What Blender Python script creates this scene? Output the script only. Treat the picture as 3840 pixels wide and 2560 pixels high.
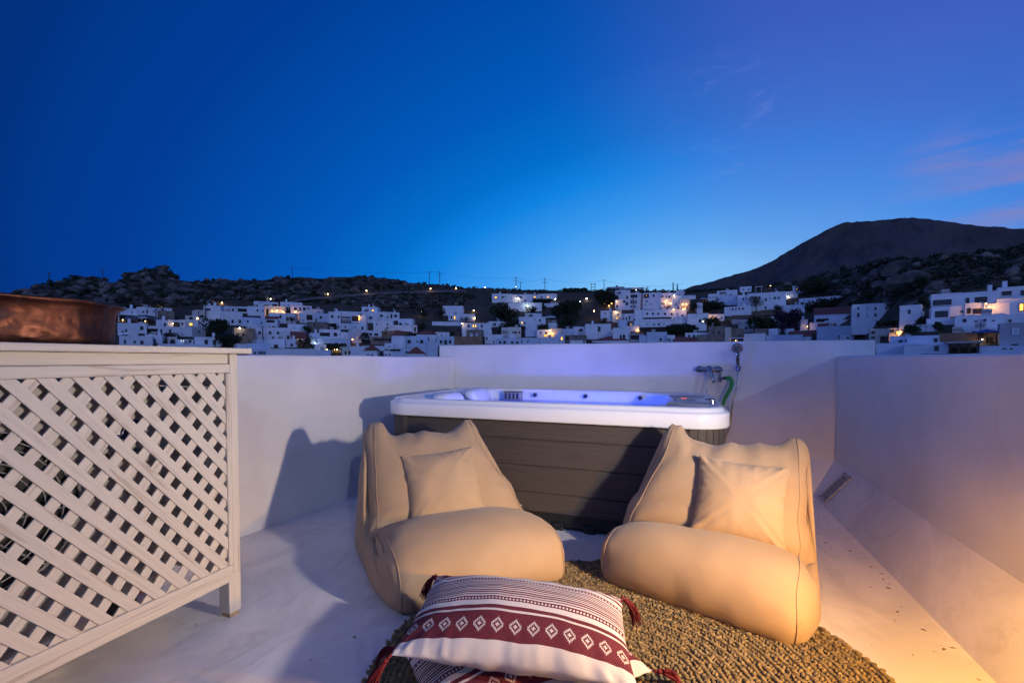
import bpy, math, random, re
import numpy as np
from mathutils import Vector, noise

# ------------------------------------------------------------------ camera, sky, light, exposure
scene = bpy.context.scene
for o in list(bpy.data.objects):
    bpy.data.objects.remove(o)
col = scene.collection
EYE = 1.05
YAW, PITCH, FPX, HORIZ = math.radians(20.2), math.radians(1.6), 1706.0, 1347.0
cd = bpy.data.cameras.new('camera')
cam = bpy.data.objects.new('camera', cd)
col.objects.link(cam)
cam.location = (0, 0, EYE)
cam.rotation_euler = (math.pi / 2 - PITCH, 0, YAW)
cd.sensor_width = 36.0
cd.lens = 36.0 * FPX / 3840.0
PY = HORIZ + FPX * math.tan(PITCH)
cd.shift_y = (PY - 1280.0) / 3840.0
cd.clip_start = 0.02
cd.clip_end = 12000
scene.camera = cam
scene.render.resolution_x, scene.render.resolution_y = 1024, 682
scene.view_settings.view_transform = 'Standard'
scene.view_settings.look = 'None'
scene.view_settings.exposure = 0.0
scene.view_settings.gamma = 1.0
scene.render.engine = 'CYCLES'
scene.cycles.use_denoising = True
scene.cycles.max_bounces = 8
scene.cycles.caustics_reflective = False
scene.cycles.caustics_refractive = False
scene.cycles.sample_clamp_indirect = 6.0

FW = np.array([-math.sin(YAW) * math.cos(PITCH), math.cos(YAW) * math.cos(PITCH), -math.sin(PITCH)])
RT = np.array([math.cos(YAW), math.sin(YAW), 0.0])
UP = np.cross(RT, FW)
def ray(x, y):
    """direction in the world of a point of the photograph, to read real places off it"""
    return FW + RT * (x - 1920.0) / FPX - UP * (y - PY) / FPX

# --- node helpers
class NT:
    def __init__(s, tree):
        s.t = tree; s.n = tree.nodes; s.l = tree.links
    def node(s, typ, **kw):
        n = s.n.new(typ)
        for k, v in kw.items(): setattr(n, k, v)
        return n
    def put(s, sock, v):
        if v is None: return
        if hasattr(v, 'is_linked'): s.l.new(v, sock)
        else:
            try: sock.default_value = v
            except Exception: sock.default_value = (*v, 1.0)
    def m(s, op, a, b=None, c=None, clamp=False):
        n = s.node('ShaderNodeMath', operation=op, use_clamp=clamp)
        s.put(n.inputs[0], a); s.put(n.inputs[1], b)
        if c is not None: s.put(n.inputs[2], c)
        return n.outputs[0]
    def vm(s, op, a, b=None):
        n = s.node('ShaderNodeVectorMath', operation=op)
        s.put(n.inputs[0], a)
        if b is not None: s.put(n.inputs[1], b)
        return n.outputs['Value'] if op in ('DOT_PRODUCT', 'LENGTH', 'DISTANCE') else n.outputs[0]
    def mix(s, f, a, b, mode='MIX'):
        n = s.node('ShaderNodeMix', data_type='RGBA', blend_type=mode)
        s.put(n.inputs[0], f)
        for sock, v in ((n.inputs[6], a), (n.inputs[7], b)):
            if isinstance(v, (tuple, list)) and len(v) == 3: v = (*v, 1.0)
            s.put(sock, v)
        return n.outputs[2]
    def ramp(s, f, stops, interp='LINEAR'):
        n = s.node('ShaderNodeValToRGB'); cr = n.color_ramp; cr.interpolation = interp
        while len(cr.elements) < len(stops): cr.elements.new(0.5)
        for e, (p, c) in zip(cr.elements, stops):
            e.position = p
            e.color = (c, c, c, 1) if isinstance(c, (int, float)) else (*c, 1)
        s.put(n.inputs[0], f)
        return n.outputs[0]
    def smooth(s, v, a, b, lo=0.0, hi=1.0):
        n = s.node('ShaderNodeMapRange', interpolation_type='SMOOTHSTEP')
        s.put(n.inputs[0], v); n.inputs[1].default_value = a; n.inputs[2].default_value = b
        n.inputs[3].default_value = lo; n.inputs[4].default_value = hi
        return n.outputs[0]
    def noise(s, vec, scale, detail=4, rough=0.55, dist=0.0):
        n = s.node('ShaderNodeTexNoise')
        s.put(n.inputs['Vector'], vec); n.inputs['Scale'].default_value = scale
        n.inputs['Detail'].default_value = detail; n.inputs['Roughness'].default_value = rough
        n.inputs['Distortion'].default_value = dist
        return n.outputs[0]
    def scale(s, vec, sc, rot=(0, 0, 0)):
        n = s.node('ShaderNodeMapping'); s.put(n.inputs[0], vec)
        n.inputs['Scale'].default_value = sc; n.inputs['Rotation'].default_value = rot
        return n.outputs[0]

# --- dusk sky: the glow stands over the saddle beside the mountain, the sky deepens away from it
world = bpy.data.worlds.new('World')
scene.world = world
world.use_nodes = True
W = NT(world.node_tree)
for n in list(W.n): W.n.remove(n)
tc = W.node('ShaderNodeTexCoord')
D_ = W.vm('NORMALIZE', tc.outputs['Generated'])
def unit(v): v = np.array(v, float); return tuple(v / np.linalg.norm(v))
KZ = np.array([1.0, 1.0, 2.2])
GLOW = unit(ray(2650, 1250) * KZ)
PURP = unit(ray(4150, -120))
cosg = W.vm('DOT_PRODUCT', W.vm('NORMALIZE', W.vm('MULTIPLY', D_, tuple(KZ))), GLOW)
gam = W.m('DIVIDE', W.m('ARCCOSINE', cosg), math.pi)
base = W.ramp(gam, [(0.0, (0.30, 0.60, 0.97)), (0.09, (0.21, 0.54, 0.95)), (0.118, (0.115, 0.42, 0.90)), (0.158, (0.04, 0.315, 0.85)), (0.196, (0.004, 0.225, 0.755)),
                    (0.2235, (0.0, 0.158, 0.61)), (0.266, (0.0, 0.10, 0.495)), (0.30, (0.0, 0.077, 0.412)), (0.35, (0.0, 0.044, 0.305)), (0.378, (0.0, 0.040, 0.265)), (0.395, (0.0, 0.030, 0.21)),
                    (0.43, (0.003, 0.030, 0.19)), (0.60, (0.11, 0.21, 0.68)), (1.0, (0.23, 0.39, 1.12))])
sky = W.node('ShaderNodeTexSky', sky_type='NISHITA')
sky.sun_disc = False
sky.sun_elevation = math.radians(-3.0)
sky.sun_rotation = math.radians(-6.0)
skyc = W.vm('SCALE', sky.outputs[0]); skyc.node.inputs['Scale'].default_value = 0.006
# soft lavender cloud veil to the right of the glow
mp = W.scale(D_, (1.3, 1.3, 3.4), (0.0, 0.25, 0.0))
cl = W.smooth(W.noise(mp, 1.7, 5, 0.5, 0.4), 0.36, 0.66)
veil = W.smooth(W.vm('DOT_PRODUCT', D_, PURP), 0.66, 1.0)
veil = W.m('POWER', veil, 2.4)
veil = W.m('MULTIPLY', veil, W.m('ADD', 0.72, W.m('MULTIPLY', cl, 0.28)))
c1 = W.mix(W.m('MULTIPLY', veil, 0.40), base, (0.16, 0.135, 0.56))
# pink-grey streaks low on the right
mp2 = W.scale(D_, (2.0, 2.0, 15.0))
st = W.smooth(W.noise(mp2, 1.5, 4, 0.5, 0.5), 0.44, 0.72)
low = W.m('MULTIPLY', W.smooth(W.vm('DOT_PRODUCT', D_, unit(ray(3850, 770))), 0.982, 0.999), st)
c2 = W.mix(W.m('MULTIPLY', low, 0.8), c1, (0.25, 0.22, 0.48))
wisp = W.smooth(W.noise(W.scale(D_, (3.0, 3.0, 9.0), (0.0, -0.35, 0.0)), 3.6, 6, 0.6, 0.8), 0.55, 0.75)
wm = W.m('MULTIPLY', wisp, W.smooth(W.vm('DOT_PRODUCT', D_, unit(ray(2800, 440))), 0.985, 0.9995))
c3 = W.mix(W.m('MULTIPLY', wm, 0.14), c2, (0.30, 0.36, 0.80))
tot = W.vm('ADD', c3, skyc)
bg = W.node('ShaderNodeBackground'); W.put(bg.inputs[0], tot); bg.inputs[1].default_value = 1.0
out = W.node('ShaderNodeOutputWorld'); W.l.new(bg.outputs[0], out.inputs[0])

# --- the one distant light (low, from behind on the right; its shadows fall to the left and back)
sl = bpy.data.lights.new('sun', 'SUN')
sun = bpy.data.objects.new('sun', sl); col.objects.link(sun)
sl.energy = 0.25
sl.angle = math.radians(0.6)
sl.color = (0.64, 0.78, 1.0)
SUNDIR = Vector((0.665, -0.69, 0.36)).normalized()
sun.rotation_euler = SUNDIR.to_track_quat('Z', 'Y').to_euler()

# ------------------------------------------------------------------ mesh helpers
rng = np.random.default_rng(7)
random.seed(7)
class B:
    """collects vertices and faces of one mesh"""
    def __init__(s): s.v = []; s.f = []; s.n = 0
    def add(s, V, F):
        V = np.asarray(V, float).reshape(-1, 3)
        s.v.append(V); s.f += [tuple(i + s.n for i in f) for f in F]; s.n += len(V); return s
    def box(s, a, b):
        x0, y0, z0 = a; x1, y1, z1 = b
        return s.add([(x0,y0,z0),(x1,y0,z0),(x1,y1,z0),(x0,y1,z0),(x0,y0,z1),(x1,y0,z1),(x1,y1,z1),(x0,y1,z1)],
                     [(0,3,2,1),(4,5,6,7),(0,1,5,4),(1,2,6,5),(2,3,7,6),(3,0,4,7)])
    def prism(s, poly, d):
        """closed flat polygon (3-D points) pushed along the vector d"""
        P = np.asarray(poly, float); n = len(P)
        return s.add(np.vstack([P, P + np.asarray(d, float)]),
                     [tuple(range(n))[::-1], tuple(range(n, 2*n))] + [(i, (i+1) % n, n + (i+1) % n, n + i) for i in range(n)])
    def tube(s, path, r, n=8, caps=True):
        P = np.asarray(path, float); k = len(P)
        R = np.full(k, r) if np.isscalar(r) else np.asarray(r, float)
        T = np.gradient(P, axis=0); T /= np.linalg.norm(T, axis=1)[:, None] + 1e-12
        ref = np.array([0, 0, 1.0]) if abs(T[0][2]) < 0.9 else np.array([1.0, 0, 0])
        a = np.cross(T[0], ref); a /= np.linalg.norm(a)
        V = []
        for i in range(k):
            a = a - T[i] * (a @ T[i]); a /= np.linalg.norm(a); b = np.cross(T[i], a)
            for j in range(n):
                t = 2 * math.pi * j / n
                V.append(P[i] + R[i] * (math.cos(t) * a + math.sin(t) * b))
        F = [(i*n+j, i*n+(j+1) % n, (i+1)*n+(j+1) % n, (i+1)*n+j) for i in range(k-1) for j in range(n)]
        if caps: F += [tuple(range(n))[::-1], tuple(range((k-1)*n, k*n))]
        return s.add(V, F)
    def cyl(s, a, b, r0, r1=None, n=12):
        return s.tube([a, b], [r0, r0 if r1 is None else r1], n)
    def lathe(s, prof, c=(0, 0, 0), n=32, axis='z'):
        V = []; k = len(prof)
        for r, z in prof:
            for j in range(n):
                t = 2*math.pi*j/n; p = (r*math.cos(t), r*math.sin(t), z)
                V.append((p[0]+c[0], p[1]+c[1], p[2]+c[2]))
        F = [(i*n+j, i*n+(j+1) % n, (i+1)*n+(j+1) % n, (i+1)*n+j) for i in range(k-1) for j in range(n)]
        return s.add(V, F)
    def ball(s, c, r, n=8, m=6):
        prof = [(max(1e-4, r*math.sin(math.pi*i/m)), -r*math.cos(math.pi*i/m)) for i in range(m+1)]
        return s.lathe(prof, c, n)
    def done(s, name, mat, parent=None, smooth=False, bevel=0.0, uv=None, angle=None):
        V = np.vstack(s.v)
        me = bpy.data.meshes.new(name)
        me.from_pydata(V.tolist(), [], s.f)
        return link(name, me, mat, parent, smooth, bevel, angle)
def link(name, me, mat, parent=None, smooth=False, bevel=0.0, angle=None):
    me.update()
    if mat is not None: me.materials.append(mat)
    if smooth: me.shade_smooth()
    if angle is not None: me.shade_smooth(); me.set_sharp_from_angle(angle=math.radians(angle))
    o = bpy.data.objects.new(name, me)
    col.objects.link(o)
    if parent is not None:
        o.parent = parent
        if parent.type == 'EMPTY' and tuple(parent.location) != (0, 0, 0):
            o.matrix_parent_inverse = parent.matrix_basis.inverted()
    if bevel > 0:
        md = o.modifiers.new('bevel', 'BEVEL'); md.width = bevel; md.segments = 2; md.limit_method = 'ANGLE'
    return o
def thing(name, label, cat, loc=(0, 0, 0), group=None):
    o = bpy.data.objects.new(name, None); col.objects.link(o)
    o.location = loc; o.empty_display_size = 0.1
    return tag(o, label, cat, group)
def tag(o, label=None, cat=None, group=None, kind=None):
    if label: o['label'] = label
    if cat: o['category'] = cat
    if group: o['group'] = group
    if kind: o['kind'] = kind
    return o

# ------------------------------------------------------------------ materials
def mat(name, color=(0.8, 0.8, 0.8), rough=0.6, metal=0.0, spec=0.5):
    m = bpy.data.materials.new(name); m.use_nodes = True
    b = m.node_tree.nodes['Principled BSDF']
    b.inputs['Base Color'].default_value = (*color, 1); b.inputs['Roughness'].default_value = rough
    b.inputs['Metallic'].default_value = metal; b.inputs['Specular IOR Level'].default_value = spec
    return m, NT(m.node_tree), b
def coords(N, which='Object'):
    return N.node('ShaderNodeTexCoord').outputs[which]
def geo_pos(N):
    return N.node('ShaderNodeNewGeometry').outputs['Position']
def bump(N, b, h, strength=0.3, dist=0.01):
    n = N.node('ShaderNodeBump'); n.inputs['Strength'].default_value = strength; n.inputs['Distance'].default_value = dist
    N.put(n.inputs['Height'], h); N.l.new(n.outputs[0], b.inputs['Normal'])
def noisy(name, c0, c1, scale=5.0, rough=0.7, detail=5, bmp=0.0, bdist=0.01, bscale=None, metal=0.0, spec=0.4, lo=0.35, hi=0.65):
    m, N, b = mat(name, c0, rough, metal, spec)
    p = geo_pos(N)
    f = N.smooth(N.noise(p, scale, detail), lo, hi)
    N.put(b.inputs['Base Color'], N.mix(f, c0, c1))
    if bmp: bump(N, b, N.noise(p, bscale or scale * 4, 4), bmp, bdist)
    return m
def emis(name, color, strength):
    m = bpy.data.materials.new(name); m.use_nodes = True
    t = m.node_tree; t.nodes.clear()
    e = t.nodes.new('ShaderNodeEmission'); e.inputs[0].default_value = (*color, 1); e.inputs[1].default_value = strength
    o = t.nodes.new('ShaderNodeOutputMaterial'); t.links.new(e.outputs[0], o.inputs[0])
    return m
M = {}
# white lime plaster of the parapets: trowel marks and faint stains
m, N, b = mat('parapet_plaster', (0.74, 0.72, 0.71), 0.62, 0, 0.3)
p = geo_pos(N)
f = N.smooth(N.noise(p, 1.6, 6, 0.6), 0.3, 0.75)
c = N.mix(f, (0.77, 0.75, 0.74), (0.63, 0.61, 0.60))
drip = N.smooth(N.noise(N.scale(p, (9, 9, 0.8)), 1.0, 4), 0.62, 0.8)
c = N.mix(N.m('MULTIPLY', drip, 0.22), c, (0.5, 0.46, 0.43))
N.put(b.inputs['Base Color'], c)
N.put(b.inputs['Roughness'], N.smooth(N.noise(p, 3.0, 3), 0.3, 0.7, 0.5, 0.7))
bump(N, b, N.m('ADD', N.noise(p, 7, 5, 0.6), N.m('MULTIPLY', N.noise(p, 40, 3), 0.15)), 0.16, 0.012)
M['plaster'] = m
# cement terrace floor
m, N, b = mat('terrace_cement', (0.66, 0.63, 0.62), 0.6, 0, 0.35)
p = geo_pos(N)
f = N.smooth(N.noise(p, 1.7, 8, 0.66, 0.9), 0.40, 0.60)
c = N.mix(f, (0.74, 0.71, 0.695), (0.62, 0.595, 0.59))
f2 = N.smooth(N.noise(N.scale(p, (2.4, 1.0, 1.0), (0, 0, 0.5)), 2.6, 8, 0.7, 1.2), 0.54, 0.70)
c = N.mix(N.m('MULTIPLY', f2, 0.36), c, (0.36, 0.34, 0.33))
f3 = N.smooth(N.noise(N.scale(p, (1.0, 3.0, 1.0), (0, 0, -0.35)), 4.5, 6, 0.6, 2.0), 0.66, 0.78)
c = N.mix(N.m('MULTIPLY', f3, 0.4), c, (0.38, 0.33, 0.30))
sp = N.smooth(N.noise(p, 60, 2), 0.72, 0.78)
c = N.mix(N.m('MULTIPLY', sp, 0.3), c, (0.2, 0.17, 0.15))
N.put(b.inputs['Base Color'], c)
N.put(b.inputs['Roughness'], N.smooth(N.noise(p, 2.0, 4), 0.3, 0.7, 0.42, 0.68))
bump(N, b, N.m('ADD', N.noise(p, 5, 6, 0.6), N.m('MULTIPLY', N.noise(p, 70, 2), 0.12)), 0.3, 0.01)
M['cement'] = m
# whitewashed pine: grain follows the longest direction of each board through object coordinates baked in UV
def wood(name, base, dark, knots=True):
    m, N, b = mat(name, base, 0.55, 0, 0.3)
    uv = N.node('ShaderNodeUVMap').outputs[0]
    g = N.noise(N.scale(uv, (1.2, 26, 1)), 2.2, 6, 0.6, 0.7)
    g2 = N.noise(N.scale(uv, (2.5, 130, 1)), 1.0, 3, 0.6)
    f = N.smooth(g, 0.42, 0.72)
    c = N.mix(f, base, tuple(0.86 * x for x in base))
    line = N.smooth(g, 0.60, 0.64)
    line = N.m('MULTIPLY', line, N.smooth(g, 0.70, 0.64))
    c = N.mix(N.m('MULTIPLY', line, 0.5), c, dark)
    c = N.mix(N.m('MULTIPLY', N.smooth(g2, 0.55, 0.75), 0.18), c, dark)
    if knots:
        v = N.node('ShaderNodeTexVoronoi'); v.inputs['Scale'].default_value = 1.0
        N.put(v.inputs['Vector'], N.scale(uv, (3.1, 9.0, 1)))
        k = N.smooth(v.outputs['Distance'], 0.14, 0.03)
        sel = N.smooth(v.outputs['Color'], 0.62, 0.7)
        c = N.mix(N.m('MULTIPLY', N.m('MULTIPLY', k, sel), 0.65), c, (0.33, 0.2, 0.13))
    N.put(b.inputs['Base Color'], c)
    bump(N, b, N.m('ADD', g, g2), 0.25, 0.002)
    return m
M['pine'] = wood('whitewashed_pine', (0.62, 0.565, 0.485), (0.34, 0.24, 0.16))
M['foot_wood'] = wood('raw_foot_wood', (0.45, 0.30, 0.17), (0.2, 0.12, 0.06))
# canvas of the lounger bags
def canvas(name, c0, c1, scale=900):
    m, N, b = mat(name, c0, 0.85, 0, 0.2)
    p = coords(N, 'UV')
    q = geo_pos(N)
    f = N.smooth(N.noise(q, 6, 5), 0.3, 0.7)
    c = N.mix(f, c0, c1)
    st = N.smooth(N.noise(q, 15, 3), 0.74, 0.82)
    c = N.mix(N.m('MULTIPLY', st, 0.25), c, tuple(0.6 * x for x in c0))
    N.put(b.inputs['Base Color'], c)
    b.inputs['Sheen Weight'].default_value = 0.15
    n2 = N.noise(N.scale(q, (1, 1, 1.8)), 14, 3, 0.5, 0.6)
    bump(N, b, N.m('ADD', N.m('MULTIPLY', n2, 1.5), N.m('MULTIPLY', N.noise(q, 650, 1), 0.6)), 0.20, 0.004)
    return m
M['canvas'] = canvas('beige_canvas', (0.41, 0.29, 0.18), (0.37, 0.26, 0.16))
M['canvas_pillow'] = canvas('beige_pillow_canvas', (0.435, 0.31, 0.192), (0.395, 0.28, 0.172))
M['seam'] = mat('seam_thread', (0.30, 0.22, 0.15), 0.9)[0]
# tub
M['acrylic'] = mat('white_acrylic', (0.82, 0.82, 0.84), 0.12, 0, 0.5)[0]
m, N, b = mat('grey_brown_skirt', (0.075, 0.06, 0.052), 0.6, 0, 0.25)
p = geo_pos(N)
g = N.noise(N.scale(p, (1.5, 1.5, 45)), 3.0, 5, 0.6, 0.4)
N.put(b.inputs['Base Color'], N.mix(N.smooth(g, 0.35, 0.7), (0.08, 0.068, 0.062), (0.058, 0.049, 0.045)))
bump(N, b, g, 0.3, 0.004)
M['skirt'] = m
m, N, b = mat('grey_brown_skirt_corner', (0.095, 0.075, 0.06), 0.6, 0, 0.25)
p = geo_pos(N)
g = N.noise(N.scale(p, (60, 60, 1.5)), 2.0, 4, 0.6, 0.3)
N.put(b.inputs['Base Color'], N.mix(N.smooth(g, 0.35, 0.7), (0.115, 0.093, 0.078), (0.07, 0.056, 0.047)))
M['skirt_corner'] = m
M['black'] = mat('black_plastic', (0.012, 0.012, 0.013), 0.5)[0]
M['rubber'] = mat('black_rubber', (0.015, 0.015, 0.016), 0.7)[0]
M['chrome'] = mat('chrome', (0.30, 0.31, 0.34), 0.08, 1.0)[0]
M['steel_hose'] = mat('steel_hose', (0.45, 0.42, 0.40), 0.28, 1.0)[0]
M['green'] = mat('green_hose', (0.012, 0.20, 0.03), 0.35)[0]
M['grey_plastic'] = mat('grey_plastic', (0.30, 0.31, 0.33), 0.4)[0]
M['dark_grey'] = mat('dark_grey_plastic', (0.05, 0.055, 0.065), 0.3)[0]
M['pillow_foam'] = mat('white_head_pillow', (0.72, 0.73, 0.78), 0.5)[0]
M['red_digit'] = emis('red_digits', (1.0, 0.08, 0.03), 2.5)
# hammered copper
m, N, b = mat('hammered_copper', (0.45, 0.17, 0.09), 0.3, 1.0)
p = geo_pos(N)
f = N.smooth(N.noise(p, 5.5, 6, 0.65, 0.8), 0.35, 0.7)
N.put(b.inputs['Base Color'], N.mix(f, (0.22, 0.085, 0.05), (0.07, 0.032, 0.026)))
N.put(b.inputs['Roughness'], N.smooth(N.noise(p, 9, 4), 0.3, 0.7, 0.40, 0.72))
v = N.node('ShaderNodeTexVoronoi', feature='SMOOTH_F1'); v.inputs['Scale'].default_value = 26.0; N.put(v.inputs['Vector'], p)
bump(N, b, N.m('ADD', v.outputs['Distance'], N.m('MULTIPLY', N.noise(p, 14, 3), 0.8)), 0.8, 0.012)
M['copper'] = m
# jute
m, N, b = mat('braided_jute', (0.33, 0.235, 0.115), 0.85, 0, 0.2)
p = geo_pos(N)
f = N.smooth(N.noise(p, 38, 3, 0.6), 0.3, 0.7)
g = N.smooth(N.noise(p, 3.0, 3), 0.3, 0.7)
N.put(b.inputs['Base Color'], N.mix(N.m('MULTIPLY', g, 0.4), N.mix(f, (0.30, 0.225, 0.115), (0.12, 0.088, 0.045)), (0.19, 0.15, 0.09)))
bump(N, b, N.noise(p, 420, 2), 0.4, 0.003)
M['jute'] = m
M['tassel'] = noisy('burgundy_yarn', (0.17, 0.012, 0.022), (0.10, 0.006, 0.014), 60, 0.85)
M['sensor_black'] = mat('ac_grille_black', (0.008, 0.008, 0.009), 0.5)[0]
M['ac_body'] = noisy('air_conditioner_metal', (0.42, 0.38, 0.34), (0.36, 0.33, 0.30), 4, 0.45)
M['ac_blue'] = mat('blue_badge', (0.01, 0.02, 0.10), 0.4)[0]
M['ac_grey'] = mat('grey_lettering', (0.05, 0.045, 0.05), 0.5)[0]
M['badge_white'] = mat('white_lettering', (0.75, 0.75, 0.78), 0.4)[0]
M['leaf_dry'] = noisy('dry_leaves', (0.16, 0.11, 0.05), (0.06, 0.045, 0.02), 40, 0.8)
M['lamp_glass'] = emis('lamp_glass_warm', (1.0, 0.55, 0.16), 6.0)
M['iron'] = mat('dark_iron', (0.03, 0.03, 0.032), 0.5, 0.6)[0]

LANTERN, SPOT = 125.0, 205.0      # lamp powers
# ------------------------------------------------------------------ terrace: floor and parapets
b_ = B(); b_.box((-2.9, -3.6, -6.0), (1.62, 4.55, 0.0))
tag(b_.done('terrace_floor', M['cement']), 'pale cement terrace floor', kind='structure')
def wavy(quads, res=0.13, amp=0.0045):
    """flat faces cut into a grid and moved a little, as hand-trowelled plaster is"""
    bb = B()
    for q in quads:
        q = [np.array(p_, float) for p_ in q]
        nu = max(1, int(np.linalg.norm(q[1]-q[0])/res)); nv = max(1, int(np.linalg.norm(q[3]-q[0])/res))
        V = []
        for i in range(nu+1):
            for j in range(nv+1):
                a, c = i/nu, j/nv
                pnt = (1-a)*(1-c)*q[0] + a*(1-c)*q[1] + a*c*q[2] + (1-a)*c*q[3]
                V.append(pnt + amp*np.array(noise.noise_vector(Vector(pnt*1.7))) + amp*0.5*np.array(noise.noise_vector(Vector(pnt*4.3))))
        bb.add(V, [(i*(nv+1)+j, (i+1)*(nv+1)+j, (i+1)*(nv+1)+j+1, i*(nv+1)+j+1) for i in range(nu) for j in range(nv)])
    return bb
def wavy_prism(base4, z0, z1):
    P = [np.array([*p_, 0.0]) for p_ in base4]; lo = [p_ + (0, 0, z0) for p_ in P]; hi = [p_ + (0, 0, z1) for p_ in P]
    return wavy([(lo[i], lo[(i+1) % 4], hi[(i+1) % 4], hi[i]) for i in range(4)] + [(hi[0], hi[1], hi[2], hi[3])])
def plaster_wall(bb, label):
    V = np.vstack(bb.v); me = bpy.data.meshes.new('parapet_wall'); me.from_pydata(V.tolist(), [], bb.f)
    import bmesh
    bm = bmesh.new(); bm.from_mesh(me); bmesh.ops.remove_doubles(bm, verts=bm.verts, dist=1e-5); bmesh.ops.recalc_face_normals(bm, faces=bm.faces); bm.to_mesh(me); bm.free()
    o = link('parapet_wall', me, M['plaster'], angle=40, bevel=0.013)
    return tag(o, label, 'wall', kind='thing')
# left parapet stands slightly out of square
LW0, LW1 = np.array([-2.60, 0.0]), np.array([-2.22, 4.279])
q0 = np.array([LW0[0] - 0.31, -3.5])
w = plaster_wall(wavy_prism([q0, LW1, LW1 + (-0.2, 0), q0 + (-0.2, 0)], -0.5, 1.076), 'low white plaster parapet behind the lattice cabinet')
w = plaster_wall(wavy_prism([(-2.41, 4.285), (1.43, 4.285), (1.43, 4.48), (-2.41, 4.48)], -0.5, 1.201), 'taller white plaster wall behind the hot tub')
b_ = B()
b_.prism([(-2.2, 4.08, -0.01), (-2.2, 4.293, -0.01), (-2.2, 4.293, 0.252)], (3.368, 0, 0))
b_.done('coving', M['plaster'], w)
RWX = 1.17
w = plaster_wall(wavy_prism([(RWX, -3.5), (RWX + 0.22, -3.5), (RWX + 0.22, 4.276), (RWX, 4.276)], -0.5, 1.076), 'white plaster parapet with sloped foot and drain grille')
b_ = B()
b_.prism([(0.97, -3.5, -0.01), (RWX + 0.008, -3.5, -0.01), (RWX + 0.008, -3.5, 0.255)], (0, 7.778, 0))
b_.done('coving', M['cement'], w)
# the house the terrace belongs to, behind the camera
t = thing('house_wall', 'white plaster house wall at the rear end of the terrace', 'wall', (-0.6, -3.3, 0)); t['kind'] = 'thing'
b_ = B(); b_.box((-2.9, -3.6, 0.001), (1.62, -3.3, 3.0)); b_.done('wall', M['plaster'], t)
b_ = B(); b_.box((-0.9, -3.299, 0.002), (0.0, -3.25, 2.1)); d = b_.done('door', M['pine'], t)
b_ = B(); b_.ball((-0.1, -3.22, 1.0), 0.03); b_.done('handle', M['chrome'], d)

# drain grille lying on the sloped foot
ax = np.array([0.2, 0, 0.245]); ax /= np.linalg.norm(ax); nn = np.array([-0.245, 0, 0.2]); nn /= np.linalg.norm(nn); ay = np.array([0, 1.0, 0])
def gp(u, v, n): return np.array([0.97, 0, 0]) + ax * u + ay * v + nn * n
t = thing('drain_grille', 'pale metal drain grille with two rows of slots in the corner', 'grille', (1.05, 3.9, 0.1))
def slab(bb, u0, u1, v0, v1, n0, n1):
    P = [gp(u0, v0, n0), gp(u1, v0, n0), gp(u1, v1, n0), gp(u0, v1, n0)]
    bb.prism(P, nn * (n1 - n0))
GU0, GU1, GV0, GV1 = 0.03, 0.285, 3.80, 3.955
M['grille'] = noisy('aged_white_metal', (0.50, 0.47, 0.44), (0.34, 0.31, 0.29), 30, 0.5)
b_ = B(); slab(b_, GU0, GU1, GV0, GV1, 0.001, 0.007); b_.done('plate', M['grille'], t)
for r in range(2):
    for i in range(15):
        u = GU0 + 0.028 + i * 0.0137; v = GV0 + 0.032 + r * 0.05
        b_ = B(); slab(b_, u, u + 0.006, v, v + 0.041, 0.0071, 0.0082); b_.done('slot_shade_bar', M['black'], t)  # proud black bars paint the shade inside the slots
for u in (GU0 + 0.01, GU1 - 0.01):
    for v in (GV0 + 0.012, GV1 - 0.012):
        b_ = B(); b_.cyl(gp(u, v, 0.007), gp(u, v, 0.011), 0.005, n=8); b_.done('screw', M['black'], t)

# scattered dry leaves and grit along the sloped foot
b_ = B()
for i in range(70):
    y = 1.5 + 2.5 * random.random()**0.8
    x = 0.96 - abs(random.gauss(0, 0.13)) - 0.01 if i < 52 else random.uniform(-1.9, 0.9)
    if i >= 52: y = random.uniform(1.2, 2.6)
    a = random.random() * 6.28; l = random.uniform(0.004, 0.013); w_ = l * random.uniform(0.2, 0.5)
    c_, s_ = math.cos(a), math.sin(a); z = random.uniform(0.002, 0.006)
    P = [(x + c_*l, y + s_*l, 0.001), (x - s_*w_, y + c_*w_, z), (x - c_*l, y - s_*l, 0.001), (x + s_*w_, y - c_*w_, z)]
    b_.add(P, [(0, 1, 2, 3)])
tag(b_.done('dry_leaves', M['leaf_dry']), 'dry leaf bits scattered on the floor', kind='stuff')

# ------------------------------------------------------------------ lattice cabinet
def grain(o, d=None):
    me = o.data; n = len(me.vertices)
    co = np.empty(n * 3); me.vertices.foreach_get('co', co); co = co.reshape(-1, 3)
    if d is None:
        k = int(np.argmax(np.ptp(co, axis=0))); d = np.zeros(3); d[k] = 1
    d = np.asarray(d, float); d /= np.linalg.norm(d)
    a = np.cross(d, (1, 0, 0));
    if np.linalg.norm(a) < 0.2: a = np.cross(d, (0, 1, 0))
    a /= np.linalg.norm(a); b2 = np.cross(d, a)
    off = rng.random(2) * 20
    li = np.empty(len(me.loops), int); me.loops.foreach_get('vertex_index', li)
    uv = np.stack([co @ d + off[0], co @ a + co @ b2 + off[1]], 1)[li]
    me.uv_layers.new(name='UVMap').data.foreach_set('uv', uv.ravel())
    return o
CX = -1.70           # front plane; the front faces +X
CY0, CY1 = 0.22, 1.36
cab = thing('lattice_cabinet', 'whitewashed pine cabinet with diagonal lattice front and copper pot on top', 'cabinet', (-2.0, 0.8, 0))
b_ = B(); b_.box((-2.36, CY0 - 0.04, 1.0725), (CX + 0.035, 1.402, 1.0955)); grain(b_.done('top_board', M['pine'], cab, bevel=0.004), (0, 1, 0))
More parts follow.
